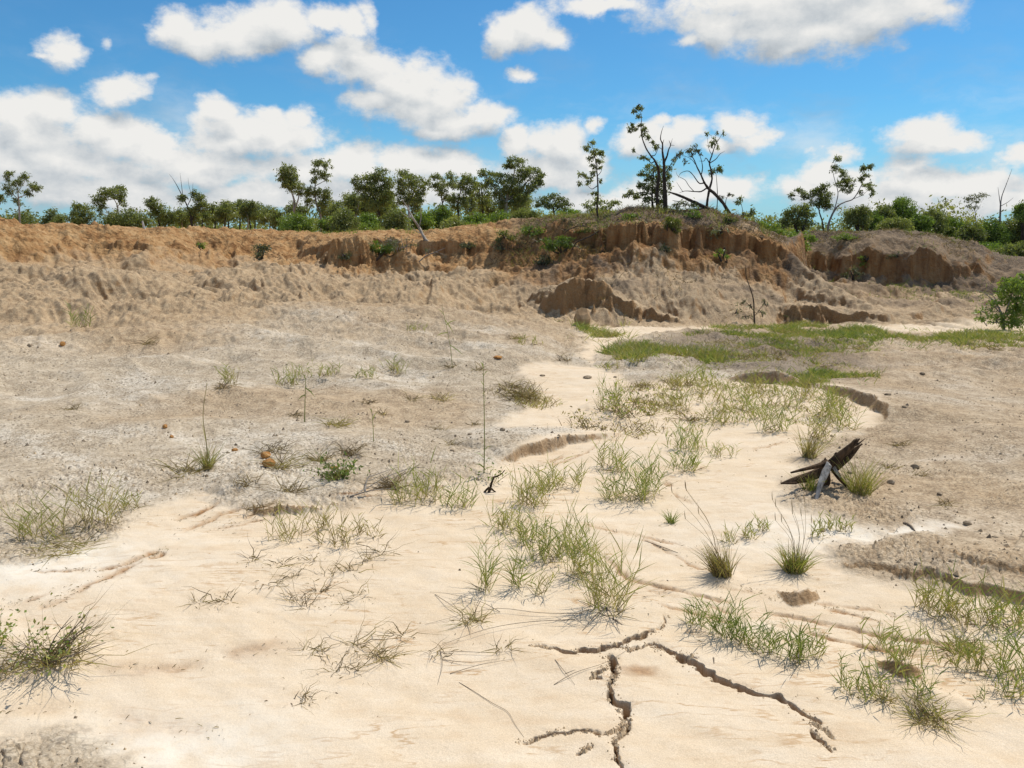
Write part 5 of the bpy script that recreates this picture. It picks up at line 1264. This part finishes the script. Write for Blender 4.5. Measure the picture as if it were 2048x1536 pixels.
_small = [(1440,780),(1480,800),(1510,795),(1462,822),(1496,820),(1420,805),(1402,782),(1565,790),(1600,800),(1630,795),(1585,815),(1545,812),(1610,780),(1660,800),(1680,812),(1380,770),(1410,760),(1352,778),(1500,775),(1530,780),(1425,840),(1450,850),(1478,845),(1335,812),(1360,820)]
for i, (a_, b_) in enumerate(_small):
    TUFTS.append((a_, b_, 44 + (i * 13) % 26, 26 + (i * 7) % 22, 36, 'leafy', [(.3,.74),(.42,.82),(.2,.6)][i % 3], 'grass_tuft', 'small grass tuft among many scattered over the upper sand flat', 'scattered tufts on the upper sand flat', None))
_dead = [(394,1205),(450,1200),(545,1168),(592,1152),(612,1212),(640,1185),(690,1205),(722,1190),(655,1150),(700,1140),(735,1120),(760,1105),(625,1120),(560,1130),(590,1200),(508,1120)]
for i, (a_, b_) in enumerate(_dead):
    TUFTS.append((a_, b_, 26 + (i * 11) % 26, 28 + (i * 9) % 26, 9 + i % 6, 'dead', (.0, .28), 'wilted_sprig', 'small wilted brown sprig among many scattered on the left sand', 'wilted sprigs on the left sand', None))
TUFTS += [
 (632,1302,80,34,26,'dead',(.05,.3),'wilted_clump','flat wilted clump left of the lone upright dead sprig',None,None),
 (712,1292,26,64,16,'dead',(.08,.3),'wilted_sprig','lone upright dead sprig on the open left sand',None,(0,0,0)),
 (758,1316,70,54,40,'dead',(.08,.34),'wilted_clump','fan shaped straw clump right of the upright dead sprig',None,(.7,.2,0)),
 (690,1340,70,36,16,'dead',(.02,.25),'wilted_sprig','sprawling thin dead sprig below the upright one',None,None),
 (602,1400,60,36,14,'dead',(.0,.22),'wilted_sprig','lowest dead sprig on the left sand, looped and bare',None,(.6,0,0)),
 (795,1270,40,40,10,'dead',(.0,.25),'wilted_sprig','thin dead sprig above the straw clump',None,None),
 (880,1310,60,40,10,'dead',(.0,.25),'wilted_sprig','wiry dead sprig before the cracked sand',None,None),
 (1010,1300,60,36,16,'dead',(.08,.4),'wilted_sprig','straw sprig at the left end of the cracks',None,None),
]
for (a_, b_) in [(1460,1085),(1500,1075),(1525,1060),(1660,1058),(1640,1075),(1690,1062)]:
    TUFTS.append((a_, b_, 34, 34, 30, 'leafy', (.3, .78), 'grass_tuft', 'little grass tuft in the row behind the two spiky clumps', 'little tufts behind the spiky clumps', None))
for (a_, b_) in [(1800,890),(1835,952),(1780,940),(1895,1010),(1990,700),(1560,720),(1480,720),(1650,735),(1720,700),(1130,720),(960,740),(900,735),(820,800),(760,830),(905,890),(950,850),(880,860),(300,690),(140,820)]:
    TUFTS.append((a_, b_, 40, 18, 22, 'dead', (.0, .30), 'dead_tuft', 'small dead tuft among many dotted over the grey crust', 'dead tufts dotted over the crust', None))
H = hits([(t[0], t[1]) for t in TUFTS])
for i, (t, o) in enumerate(zip(TUFTS, H)):
    px, py, w, h, n, st, tint, nm, lb, grp, aim = t
    rng = np.random.RandomState(1000 + i)
    dist = math.sqrt(o[0] ** 2 + o[1] ** 2 + (CAM_H - o[2]) ** 2); S = dist / FPX
    if st != 'weed': n = int(n * ((1.45 if px > 1700 and py > 1150 else 1.9) if st == 'leafy' else 1.6))
    acc = tuft_mesh(st, np.array([o[0], o[1], o[2] - .006]), w * S, h * S * 1.12, n, tint, rng, aim, max(.85, (dist / 4.5) ** .6))
    cat = {'grass_tuft': 'grass', 'grass_clump': 'grass', 'grass_mat': 'grass', 'dead_tuft': 'dry grass', 'wilted_sprig': 'dry grass', 'wilted_clump': 'dry grass', 'low_shrub': 'shrub', 'dead_brush': 'brush', 'ground_weed': 'weed', 'dry_twigs': 'twigs', 'root_ball': 'root', 'fern_sprig': 'fern'}[nm]
    ob = link(nm, acc.mesh(nm, M_GRASS, True, o), label=lb, category=cat)
    ob.location = o
    if grp: ob['group'] = grp
    if i in (0, 1):     # seed stalks of the two spiky clumps
        for k in range(9 if i else 5):
            sa = Acc()
            tipx = px + (rng.uniform(-70, 40) if i else rng.uniform(-110, -20)); tipy = py - (rng.uniform(90, 150) if i else rng.uniform(100, 190))
            tp = at(tipx, tipy, o[1] + rng.uniform(-.05, .08))
            P = [o + rng.normal(size=3) * [.015, .015, 0], (o + tp) / 2 + [.03, 0, .03], tp]
            tube(sa, P, [.0011, .0009, .0006], 4, 4, None, tint=.22)
            tube(sa, [tp, tp + [-.004, 0, .02], tp + [-.006, 0, .045]], [.0014, .0019, .0006], 4, 2, None, tint=.16)
            me = sa.mesh('seed_stalk', M_GRASS, True, o)
            link('seed_stalk', me, ob)
    if nm == 'low_shrub' and px == 88:
        ta = Acc()
        for k in range(14):
            tp = at(px + rng.uniform(-60, 150), py - rng.uniform(10, 110), o[1] + rng.uniform(-.1, .1))
            mid = (o + tp) / 2 + rng.normal(size=3) * .02
            tube(ta, [o, mid, tp], [.003, .002, .001], 4, 3, None)
            for _ in range(2): tube(ta, [mid + (tp - mid) * .4, mid + (tp - mid) * .8 + rng.normal(size=3) * .03], [.0015, .0008], 4, 2, None)
        link('twigs', ta.mesh('twigs', M_TWIG, True, o), ob)
print('tufts', round(time.time() - T0, 1))

# swards nobody could count
def sward(name, label, polys, n, h, tint, style_w, seed, patch=.0, keep=None):
    rng = np.random.RandomState(seed); pts = []
    for P, share in polys:
        P = np.array([on(px, py, .04) for px, py in P]); lo, hi = P.min(0) - .4, P.max(0) + .4
        m = int(n * share); got = 0
        while got < m:
            c = lo + rng.rand(m * 3, 2) * (hi - lo)
            jx_ = .05 * np.hypot(c[:, 0], c[:, 1]); ok = (rng.rand(len(c)) < sstep(sd_poly(P, c[:, 0], c[:, 1]) + jx_ * 1.2 * fbm(c[:, 0] * 1.1, c[:, 1] * .8, 4, seed + 20), -jx_ * .4, jx_ * 1.1)) & (fbm(c[:, 0] * 1.3, c[:, 1] * 1.3, 3, seed) + .5 * fbm(c[:, 0] * .4, c[:, 1] * .4, 2, seed + 5) > patch + rng.normal(size=len(c)) * .12)
            c = c[ok][:m - got]; pts.append(c); got += len(c)
            if not ok.any(): break
    c = np.vstack(pts); z = ground_z(c[:, 0], c[:, 1]) - .005
    B = np.column_stack([c, z])
    hh = h * (.4 + .9 * rng.rand(len(B))) * (1 + .5 * fbm(c[:, 0], c[:, 1], 2, seed + 9))
    P = arcs(len(B), B, hh, .8, .35, rng, 3)
    tn = np.clip(tint[0] + (tint[1] - tint[0]) * rng.rand(len(B)) + .18 * fbm(c[:, 0] * .9, c[:, 1] * .9, 2, seed + 12), 0, 1)
    acc = Acc(); ribbons(acc, P, style_w * (.6 + .8 * rng.rand(len(B))), tn, rng)
    link(name, acc.mesh(name, M_GRASS), kind='stuff', label=label)
sward('wash_grass', 'short green grass carpeting the upper wash', [
  ([(1420,650),(1520,640),(1600,632),(1700,650),(1850,665),(1960,660),(2100,660),(2100,700),(1900,695),(1760,690),(1640,680),(1540,690),(1430,680)], .62),
  ([(1480,680),(1700,685),(1760,700),(1620,720),(1500,730),(1400,735)], .08),
  ([(1560,735),(1640,735),(1690,760),(1640,778),(1560,770)], .06),
  ([(1800,582),(1960,592),(1960,600),(1800,590)], .04)], 26000, .11, (.36, .88), .010, 41, -.15)
sward('channel_grass', 'taller bright green grass along the head of the channel', [
  ([(1175,655),(1215,658),(1228,688),(1330,702),(1400,698),(1450,715),(1400,738),(1290,738),(1185,720),(1165,690)], 1.0)], 6500, .16, (.30, .84), .010, 45, -.12)
sward('sparse_grass', 'thin scattered grass blades around the channel', [
  ([(1280,740),(1400,735),(1500,745),(1640,780),(1720,830),(1640,880),(1500,850),(1380,860),(1300,800)], .75), ([(1480,690),(1760,690),(1700,740),(1500,740)], .25)], 3600, .055, (.12, .72), .007, 43, .05)
sward('channel_scrub', 'brown and grey scrubby growth along the upper channel', [
  ([(1180,800),(1240,770),(1330,770),(1360,810),(1320,850),(1210,858)], .4), ([(1290,690),(1460,672),(1640,690),(1720,730),(1600,765),(1440,750),(1330,735)], .45), ([(1000,770),(1070,770),(1090,795),(1040,815)], .15)], 4200, .085, (.0, .50), .007, 49, -.05)
# grass on the crest of the mound and along the bank tops
rng = np.random.RandomState(47)
pp = [(rng.uniform(1080, 1345), rng.uniform(22.2, 25.5), .17, (.38, .72)) for _ in range(2600)] + [(rng.uniform(1380, 1480), rng.uniform(20.5, 23), .13, (.3, .8)) for _ in range(500)] + [(rng.uniform(640, 1080), rng.uniform(25.5, 30), .16, (.45, .9)) for _ in range(2200)] + [(rng.uniform(1500, 2048), rng.uniform(26.2, 30), .16, (.55, .95)) for _ in range(1500)] + [(rng.uniform(250, 640), rng.uniform(29, 34), .16, (.45, .85)) for _ in range(1000)]
xy = np.array([at(a_, 440, b_)[:2] for a_, b_, _, _ in pp]); keep = fbm(xy[:, 0] * .8, xy[:, 1] * .8, 2, 48) > -.1
B = np.column_stack([xy, ground_z(xy[:, 0], xy[:, 1]) - .01])[keep]; hh = (np.array([p[2] for p in pp]) * (.4 + .9 * rng.rand(len(pp))))[keep]
tn = np.array([p[3][0] + (p[3][1] - p[3][0]) * rng.rand() for p in pp])[keep]
acc = Acc(); ribbons(acc, arcs(len(B), B, hh, .5, .3, rng, 3), .016 + 0 * hh, tn, rng)
link('crest_grass', acc.mesh('crest_grass', M_GRASS), kind='stuff', label='wispy grass along the crests of the mound and banks')

def litter(name, label, n, px0, px1, k0, k1, h, tint, seed, w=.014, thr=.0, lean=1.0):
    rng = np.random.RandomState(seed)
    th_ = rng.uniform(math.atan2(*at(px0, 480, 20)[:2]), math.atan2(*at(px1, 480, 20)[:2]), n)
    rk, _ = knots(th_); r0, r1 = rk[k0], rk[k1]
    rr_ = r0 + (r1 - r0) * rng.rand(n); x, y = np.sin(th_) * rr_, np.cos(th_) * rr_
    ok = fbm(x * .9, y * .9, 3, seed) > thr + .2 * rng.normal(size=n)
    x, y = x[ok], y[ok]; B = np.column_stack([x, y, ground_z(x, y) - .01]); m = len(B)
    hh = h * (.4 + 1.0 * rng.rand(m)); acc = Acc()
    ribbons(acc, arcs(m, B, hh, lean, .3, rng, 3), w * (.5 + rng.rand(m)), tint[0] + (tint[1] - tint[0]) * rng.rand(m), rng)
    link(name, acc.mesh(name, M_GRASS), kind='stuff', label=label)
litter('mound_litter', 'dead dark grass and sticks over the top of the mound', 9000, 1040, 1570, 6, 7, .13, (.0, .16), 201, .014, -.35, 1.3)
litter('mound_grass', 'green grass tufts scattered over the top of the mound', 3600, 1040, 1540, 6, 7, .15, (.45, .9), 202, .014, .25, .6)
litter('slope_litter', 'dark dead grass on the slope left of the mound', 5000, 960, 1230, 5, 6, .15, (.0, .2), 203, .013, -.1, 1.2)
litter('slope_grass', 'scattered green grass on the slope left of the mound', 1800, 990, 1230, 5, 7, .15, (.45, .85), 204, .014, .2, .6)
litter('talus_litter', 'dry dark tufts on the talus below the mound', 3000, 1080, 1600, 3, 5, .09, (.0, .22), 205, .012, .15, 1.1)
litter('bank_litter', 'dead grass over the top of the right bank', 4500, 1600, 1960, 6, 7, .12, (.0, .25), 206, .014, -.1, 1.2)
litter('bank_grass', 'green grass scattered on and below the right bank', 2200, 1600, 2000, 4, 6, .14, (.5, .9), 207, .014, .25, .6)
# ------------------------------------------------------------------ tall single stalks
def stalk(label, pts, rad, leaves=(), mat=M_GRASS, tint=.7, name='tall_stem', cat='weed'):
    o = hits([pts[0]])[0]; rng = np.random.RandomState(int(pts[0][0]))
    acc = Acc(); P = [o - [0, 0, .01]] + [at(a_, b_, o[1] + .02) for a_, b_ in pts[1:]]
    tube(acc, P, np.linspace(rad, rad * .45, len(P)), 5, 5, None, tint=tint)
    ob = link(name, acc.mesh(name, mat, True, o), label=label, category=cat); ob.location = o
    for (a_, b_, c_, d_, w) in leaves:
        p, q_ = at(a_, b_, o[1] + .02), at(c_, d_, o[1] + rng.uniform(-.06, .06)); la = Acc()
        ribbons(la, np.stack([p, (p + q_) / 2 + [0, 0, .012], q_])[None], [w], np.array([min(1, tint + .08)]), rng)
        link('leaf', la.mesh('leaf', M_GRASS, True, o), ob)
    return ob
stalk('tall straight green stem rising beside the dark root, ferny at its foot', [(968,948),(969,880),(968,800),(966,722)], .0045,
  [(968,935,950,928,.012),(968,925,985,915,.012),(968,915,948,905,.010),(968,940,990,935,.012),(968,900,984,893,.008),(968,945,952,946,.012),(967,770,958,762,.008),(967,752,976,742,.008),(967,735,960,724,.008),(967,810,974,800,.006)], tint=.66)
stalk('green stalk with two drooping leaves on the tan crust', [(609,846),(610,810),(611,756)], .005, [(611,790,596,800,.014),(611,776,630,794,.014),(611,760,606,748,.010)], tint=.62)
stalk('tall pale straw stalk rising from the small clump on the left crust', [(416,938),(412,880),(406,830),(414,765)], .0040, [(413,890,402,838,.010)], tint=.34)
stalk('thin green weed stem with small leaves far right on the tan crust', [(747,885),(746,850),(743,818)], .0035, [(746,850,738,838,.010),(745,840,753,826,.010),(744,826,738,816,.008)], tint=.62)
stalk('slender leafy weed stem standing on the grey slope', [(905,735),(900,690),(890,640),(884,610)], .004, [(902,715,870,740,.016),(900,690,928,712,.016),(895,665,872,672,.014),(892,650,912,640,.014),(888,630,876,618,.012),(890,640,908,668,.014)], tint=.60)

# ------------------------------------------------------------------ dead wood on the ground
def prism(acc, P, wid, thick, rng, tint=.5, jag=.35):
    """a split, weathered slab along points"""
    P = np.asarray(P, float); n = 7
    L = np.array([np.interp(np.linspace(0, 1, n * 2), np.linspace(0, 1, len(P)), P[:, c]) for c in range(3)]).T
    Wd = np.interp(np.linspace(0, 1, n * 2), np.linspace(0, 1, len(wid)), wid)
    T = unit(np.gradient(L, axis=0)); A = unit(np.cross(T, [0.15, -1, .55])); B = np.cross(T, A)
    m = 8; ph = np.linspace(0, 2 * np.pi, m, endpoint=False)
    prof = 1 + jag * (rng.rand(1, m) - .5) + .25 * jag * (rng.rand(len(L), m) - .5)
    V = L[:, None] + (A[:, None] * np.cos(ph)[None, :, None] * Wd[:, None, None] + B[:, None] * np.sin(ph)[None, :, None] * Wd[:, None, None] * thick) * prof[..., None]
    V[-1] += T[-1] * (rng.rand(m, 1) - .3) * Wd[-1] * 1.6; V[0] -= T[0] * (rng.rand(m, 1) - .3) * Wd[0] * 1.2
    i = np.arange(len(L) - 1)[:, None] * m; j = np.arange(m); k = (j + 1) % m
    acc.add(V, np.stack([i + j, i + k, i + m + k, i + m + j], -1).reshape(-1, 4), tint)
    for e, rev in ((0, 0), (len(L) - 1, 1)):
        f3 = np.stack([np.zeros(m, int), 1 + (j if rev else k), 1 + (k if rev else j)], -1)
        acc.add(np.vstack([[V[e].mean(0)], V[e]]), f3, tint)
M_CHAR = bark_material('charred_wood', (.020, .014, .010), (.125, .078, .045), 26)
M_SILVER = bark_material('silvered_wood', (.15, .140, .128), (.52, .495, .46), 30)
so_ = hits([(1645, 985)])[0]; Yb = so_[1]
stump = link('dead_stump', None, label='charred split dead stump with one silver grey slab, right of the wash', category='stump'); stump.location = so_
rng = np.random.RandomState(5)
def piece(nm, pts, wid, thick, mat, jag=.4, dy=0.0):
    acc = Acc(); P = [at(a_, b_, Yb + c_) for a_, b_, c_ in pts]
    prism(acc, P, wid, thick, rng, .5, jag); return link(nm, acc.mesh(nm, mat, False, so_), stump)
piece('log', [(1640,948,.10),(1665,925,.06),(1690,903,.05),(1714,880,.04)], [0.0296,0.0311,0.0252,0.0089], .6, M_CHAR)
piece('splinter', [(1668,930,.09),(1695,905,.10),(1719,878,.11)], [0.0207,0.0178,0.0044], .5, M_CHAR)
piece('splinter', [(1660,935,.12),(1692,912,.14),(1724,888,.15)], [0.0237,0.0192,0.0044], .6, M_CHAR)
piece('splinter', [(1666,945,.16),(1700,915,.18),(1718,895,.19)], [0.0185,0.0163,0.0059], .7, M_CHAR)
piece('limb', [(1655,925,.04),(1625,934,.0),(1600,940,-.02),(1582,945,-.04)], [0.0192,0.0133,0.0096,0.0059], .8, M_CHAR)
piece('limb', [(1640,945,.10),(1612,955,.08),(1585,962,.05),(1562,967,.03)], [0.0333,0.0296,0.0222,0.0044], .5, M_CHAR)
piece('splinter', [(1592,966,.03),(1576,966,.02),(1561,965,.02)], [0.0104,0.0074,0.0022], .6, M_CHAR)
piece('silver_slab', [(1658,928,.0),(1650,945,-.03),(1640,968,-.07),(1633,998,-.11)], [0.0222,0.0252,0.0192,0.0111], .45, M_SILVER, .7)['label'] = 'silver grey weathered slab'
piece('silver_slab', [(1666,932,.06),(1674,945,.05),(1680,955,.05)], [0.0104,0.0104,0.0044], .5, M_SILVER, .6)
piece('root', [(1668,940,.08),(1678,955,.08),(1692,972,.08)], [0.0192,0.0163,0.0089], .8, M_CHAR)
piece('stump_core', [(1650,922,.06),(1652,950,.10),(1650,990,.14)], [0.0222,0.0370,0.0444], .9, M_CHAR, .6)

for k in range(9):
    a_ = rng.uniform(0, 1); x0, y0 = 1655 + 45 * a_, 932 - 38 * a_
    piece('splinter', [(x0, y0, .08 + .05 * rng.rand()), (x0 + rng.uniform(8, 22), y0 - rng.uniform(6, 20), .10), (x0 + rng.uniform(16, 34), y0 - rng.uniform(12, 26), .12)], [.009, .007, .002], .6, M_CHAR)
for k in range(5):
    x0 = rng.uniform(1575, 1640)
    piece('splinter', [(x0, 962 - (x0 - 1575) * .3, .05), (x0 - rng.uniform(6, 18), 968 - (x0 - 1575) * .28, .04), (x0 - rng.uniform(16, 30), 970 - (x0 - 1575) * .2, .03)], [.009, .007, .002], .6, M_CHAR)

def twig(label, lines, rad, mat=M_TWIG, name='fallen_twig', cat='twig', lift=.01):
    pts = [p for l in lines for p in l]; Hh = hits(pts); o = Hh[0]; acc = Acc(); k = 0
    for l in lines:
        P = Hh[k:k + len(l)].copy(); k += len(l)
        P[:, 2] += lift * np.sin(np.linspace(0.15, np.pi - .15, len(P)))
        tube(acc, P, np.linspace(rad, rad * .35, len(P)), 5, 4, None)
    ob = link(name, acc.mesh(name, mat, True, o), label=label, category=cat); ob.location = o
twig('grey forked dead branch lying at the crust edge left of the broad tuft', [[(686,1002),(730,985),(770,964),(820,945),(850,938)],[(730,985),(735,965),(750,958),(790,940)],[(700,998),(745,992),(800,978)]], .005, M_GREYW, 'fallen_branch', 'branch', .03)
twig('dark crooked stick poking from the sand under the near tuft', [[(1212,1215),(1225,1240),(1240,1268)],[(1212,1215),(1190,1240),(1165,1262)],[(1225,1238),(1245,1250)]], .003, M_TWIG, lift=.02)
twig('thin bare runner stems spreading left of the grass trail', [[(1165,1228),(1080,1232),(1000,1225),(930,1235),(850,1250)],[(1150,1240),(1060,1250),(980,1265),(900,1290),(840,1312)],[(870,1190),(905,1220),(940,1240)],[(1000,1225),(960,1210),(900,1195),(860,1185)]], .0016, M_TWIG, 'dry_runner', 'twig', .02)
twig('fine dry stems tangled on the sand left of the cracks', [[(880,1305),(930,1308),(990,1310),(1040,1300)],[(885,1320),(940,1330),(1000,1318)],[(880,1300),(885,1335),(875,1370)],[(900,1348),(960,1335),(1030,1318)],[(1108,1370),(1150,1350),(1210,1330),(1260,1300)]], .0014, M_TWIG, 'dry_runner', 'twig', .012)
twig('long thin curving root on the bare sand at bottom centre', [[(918,1365),(945,1382),(985,1408),(1015,1425),(1030,1450),(1048,1475)]], .0013, M_TWIG, 'dry_runner', 'twig', .004)
twig('short thin twig curving on the sand above the middle crack', [[(1110,1320),(1128,1345),(1150,1370)],[(1130,1348),(1150,1340)]], .0014, M_TWIG, lift=.008)
twig('leaf shaped chip of dark bark on the pale flat at right', [[(1808,1048),(1820,1055),(1830,1064)]], .010, M_TWIG, 'bark_chip', 'bark', .006)
twig('two small dark seeds of bark on the sand right of the cracks', [[(1427,1316),(1428,1328)]], .004, M_TWIG, 'bark_chip', 'bark', .003)
twig('dark bent stick lying on the sand right of the crossing rills', [[(1290,1082),(1330,1098),(1356,1106)]], .003, M_TWIG, lift=.006)
root_o = hits([(978,985)])[0]
acc = Acc()
for pts, r0 in (([(976,992),(980,978),(984,964),(990,952)], .011), ([(978,975),(968,985),(962,995)], .009), ([(980,975),(992,985),(1002,992)], .007), ([(985,955),(1000,950),(1010,940)], .006)):
    tube(acc, [at(a_, b_, root_o[1] + .01 * i) for i, (a_, b_) in enumerate(pts)], np.linspace(r0, r0 * .4, len(pts)), 7, 4, rng, .4)
ob = link('dark_root', acc.mesh('dark_root', M_CHAR, True, root_o), label='dark gnarled root sticking out of the sand bank beside the tall green stem', category='root'); ob.location = root_o

post_o = base_point(290, 460, 25.5)
pa = Acc(); prism(pa, [post_o, post_o + [-.03, 0, .12], post_o + [-.055, 0, .27]], [.035, .035, .030], .7, np.random.RandomState(9), .5, .25)
po = link('white_post', pa.mesh('white_post', bark_material('whitened_wood', (.50, .48, .44), (.72, .70, .66), 20), False, post_o), label='short white wooden post on the left bank crest', category='post'); po.location = post_o
# ------------------------------------------------------------------ stones and clods
def stone_material(name, a_, b_):
    return bark_material(name, a_, b_, 22)
M_ORANGE = stone_material('orange_stone', (.26, .115, .035), (.50, .255, .085))
M_CLOD = stone_material('clay_clod', (.17, .128, .086), (.38, .300, .210))
def ico(rng, rough=.28):
    import bmesh
    bm = bmesh.new(); bmesh.ops.create_icosphere(bm, subdivisions=2, radius=1)
    v = np.array([x.co for x in bm.verts]); f_ = np.array([[x.index for x in p.verts] for p in bm.faces]); bm.free()
    for _ in range(7):       # knock flat faces onto it
        d = unit(rng.normal(size=3)); s_ = v @ d; v -= d * np.clip(s_ - .62 - .2 * rng.rand(), 0, 1)[:, None]
    v *= 1 + rough * .3 * (rng.rand(len(v), 1) - .5)
    return v, f_
def stone(label, px, py, w, h, mat, name, cat, group=None):
    o = hits([(px, py)])[0]; S = np.linalg.norm(o - [0, 0, CAM_H]) / FPX; rng = np.random.RandomState(int(px * 3 + py))
    v, f_ = ico(rng); acc = Acc()
    k_ = .75 if group else 1.0
    acc.add(v * np.array([w * S * .55, w * S * .45, h * S * (.42 if group else .6)]) * k_ + o + [0, 0, h * S * (.12 if group else .30)], f_, .5)
    ob = link(name, acc.mesh(name, mat, False, o), label=label, category=cat); ob.location = o
    if group: ob['group'] = group
stone('orange stone, upper of the two beside the upright dead tuft', 532, 918, 18, 15, M_ORANGE, 'stone', 'stone')
stone('rounded orange brown stone, lower and larger of the two beside the dead tuft', 538, 937, 24, 17, M_ORANGE, 'stone', 'stone')
stone('flat orange stone lying in the creeping green weed', 668, 941, 17, 9, M_ORANGE, 'stone', 'stone')
stone('lone brown stone far up the left grey slope', 125, 690, 10, 9, M_ORANGE, 'stone', 'stone')
stone('small orange stone on the tan crust left of the stalk', 330, 858, 10, 8, M_ORANGE, 'stone', 'stone')
stone('small dark red stone on the crust near the pale stalk', 343, 876, 8, 6, M_ORANGE, 'stone', 'stone')
stone('tiny orange stone right of the pale stalk clump', 470, 902, 12, 7, M_ORANGE, 'stone', 'stone')
stone('orange lump of earth on the slope above the upper sand flat', 995, 716, 18, 6, M_ORANGE, 'stone', 'stone')
for (a_, b_, w, h) in [(1935,1050,20,17),(1645,1062,16,14),(1782,968,18,17),(1830,938,20,14),(1700,950,14,10),(1880,990,14,10),(1990,1075,14,9),(1760,1085,9,8),(1345,780,12,10),(1085,752,14,9),(1175,756,22,13),(1230,755,10,8),(1845,748,12,9),(1775,790,16,11),(1810,815,14,9),(815,845,14,10),(905,905,14,9),(940,870,12,9),(1005,862,14,14),(60,690,12,7)]:
    stone('brown clay clod among those strewn over crust and sand', a_, b_, w, h, M_CLOD, 'clay_clod', 'clod', 'strewn clay clods')
o = hits([(1160, 640)])[0]
stone('big tan block of fallen clay at the foot of the cut bank', 1163, 650, 34, 36, bark_material('tan_clay', (.30, .19, .10), (.46, .31, .18), 8), 'clay_block', 'clay block')
# flakes of bark, seed husks and root fibre washed onto the sand
rng = np.random.RandomState(88); fl = []
for pl, wd, dp in RILLS:
    m_ = 34; f_ = rng.rand(m_) * (len(pl) - 1.001); i_ = f_.astype(int); t_ = (f_ - i_)[:, None]
    fl.append(pl[i_] * (1 - t_) + pl[i_ + 1] * t_ + rng.normal(size=(m_, 2)) * .03)
for o_, t_ in zip(H, TUFTS):
    if o_[1] < 8:
        m_ = 10; S_ = np.linalg.norm(o_ - [0, 0, CAM_H]) / FPX
        fl.append(o_[None, :2] + rng.normal(size=(m_, 2)) * t_[2] * S_ * .55)
fl = np.vstack(fl); n = len(fl); fz_ = ground_z(fl[:, 0], fl[:, 1])
a_ = rng.rand(n) * 6.28; ln_ = (.006 + .022 * rng.rand(n) ** 2); d_ = np.stack([np.cos(a_), np.sin(a_), .25 * rng.normal(size=n)], 1) * ln_[:, None]
b_ = np.column_stack([fl, fz_ + .003]); acc = Acc()
ribbons(acc, np.stack([b_ - d_ * .5, b_ + [0, 0, .002], b_ + d_ * .5], 1), .002 + .0035 * rng.rand(n), rng.rand(n) * .26, rng)
link('sand_litter', acc.mesh('sand_litter', M_GRASS), kind='stuff', label='dark flakes and fibres washed onto the sand')
# crumbs nobody could count
rng = np.random.RandomState(77); N_C = 24000
rr2 = np.exp(rng.uniform(math.log(2.2), math.log(13.5), N_C)); tt2 = rng.uniform(-.72, .72, N_C)
cx, cy = np.sin(tt2) * rr2, np.cos(tt2) * rr2
cz, zz2 = terrain(cx, cy)
pick_ = rng.choice(N_C, 5200, replace=False); k_ = 0
for pl, wd, dp in CRACKS:
    m_ = int(5200 * .055); f_ = rng.rand(m_) * (len(pl) - 1.001); i_ = f_.astype(int); t_ = (f_ - i_)[:, None]
    p_ = pl[i_] * (1 - t_) + pl[i_ + 1] * t_ + rng.normal(size=(m_, 2)) * wd * 1.3
    j_ = pick_[k_:k_ + m_]; p_ = p_[:len(j_)]; cx[j_], cy[j_] = p_[:, 0], p_[:, 1]; k_ += m_
crk = np.zeros(N_C, bool); crk[pick_[:k_]] = True
cz, zz2 = terrain(cx, cy)
w_ = (1 - zz2['sand']) * sstep(fbm(cx * 1.3, cy * 1.3, 3, 140), -.45, .35)
keep = rng.rand(N_C) < w_ + .004 + .10 * (zz2['sand'] > .5) * (zz2['sand'] < .97) + .30 * crk
cx, cy, cz = cx[keep], cy[keep], cz[keep]; n = len(cx)
sz = .004 + .005 * rng.rand(n) + .014 * rng.rand(n) ** 8; sz *= np.clip((rr2[keep] / 5) ** .35, .7, 1.5) * np.where(crk[keep], .62, 1)
octv = np.array([[1, 0, 0], [0, 1, 0], [-1, 0, 0], [0, -1, 0], [0, 0, 1], [0, 0, -1]], float); octf = np.array([[0, 1, 4], [1, 2, 4], [2, 3, 4], [3, 0, 4]])
V = octv[None, :5] * sz[:, None, None] * (.6 + .7 * rng.rand(n, 5, 3)); a_ = rng.rand(n) * 6.28
V[..., 2] *= .8
V = np.stack([V[..., 0] * np.cos(a_)[:, None] - V[..., 1] * np.sin(a_)[:, None], V[..., 0] * np.sin(a_)[:, None] + V[..., 1] * np.cos(a_)[:, None], V[..., 2]], -1) + np.stack([cx, cy, cz], 1)[:, None]
V[:, :4, 2] -= sz[:, None] * .25
acc = Acc(); acc.add(V.reshape(-1, 3), (np.arange(n)[:, None, None] * 5 + octf[None]).reshape(-1, 3), np.repeat(np.where(crk[keep], .55 + .4 * rng.rand(n), rng.rand(n) * .8), 5))
mc = bpy.data.materials.new('soil_crumb'); mc.use_nodes = True; N = NT(mc.node_tree); N.n.clear()
b = N.node('ShaderNodeBsdfPrincipled'); b.inputs['Roughness'].default_value = .95; b.inputs['Specular IOR Level'].default_value = .1
N.put(b.inputs['Base Color'], N.ramp(N.attr('tint'), [(0, (.15, .112, .075)), (.4, (.33, .265, .19)), (.7, (.46, .34, .21)), (1, (.60, .47, .32))]))
oo = N.node('ShaderNodeOutputMaterial'); N.l.new(b.outputs[0], oo.inputs[0])
link('soil_crumbs', acc.mesh('soil_crumbs', mc, False), kind='stuff', label='crumbs of baked clay over the crust')
_tr = sum(sum(len(p.vertices) - 2 for p in me.polygons) if len(me.polygons) < 60000 else len(me.loops) - 2 * len(me.polygons) for me in bpy.data.meshes)
print('tris', _tr)
print('done', round(time.time() - T0, 1), 'objects', len(bpy.data.objects))
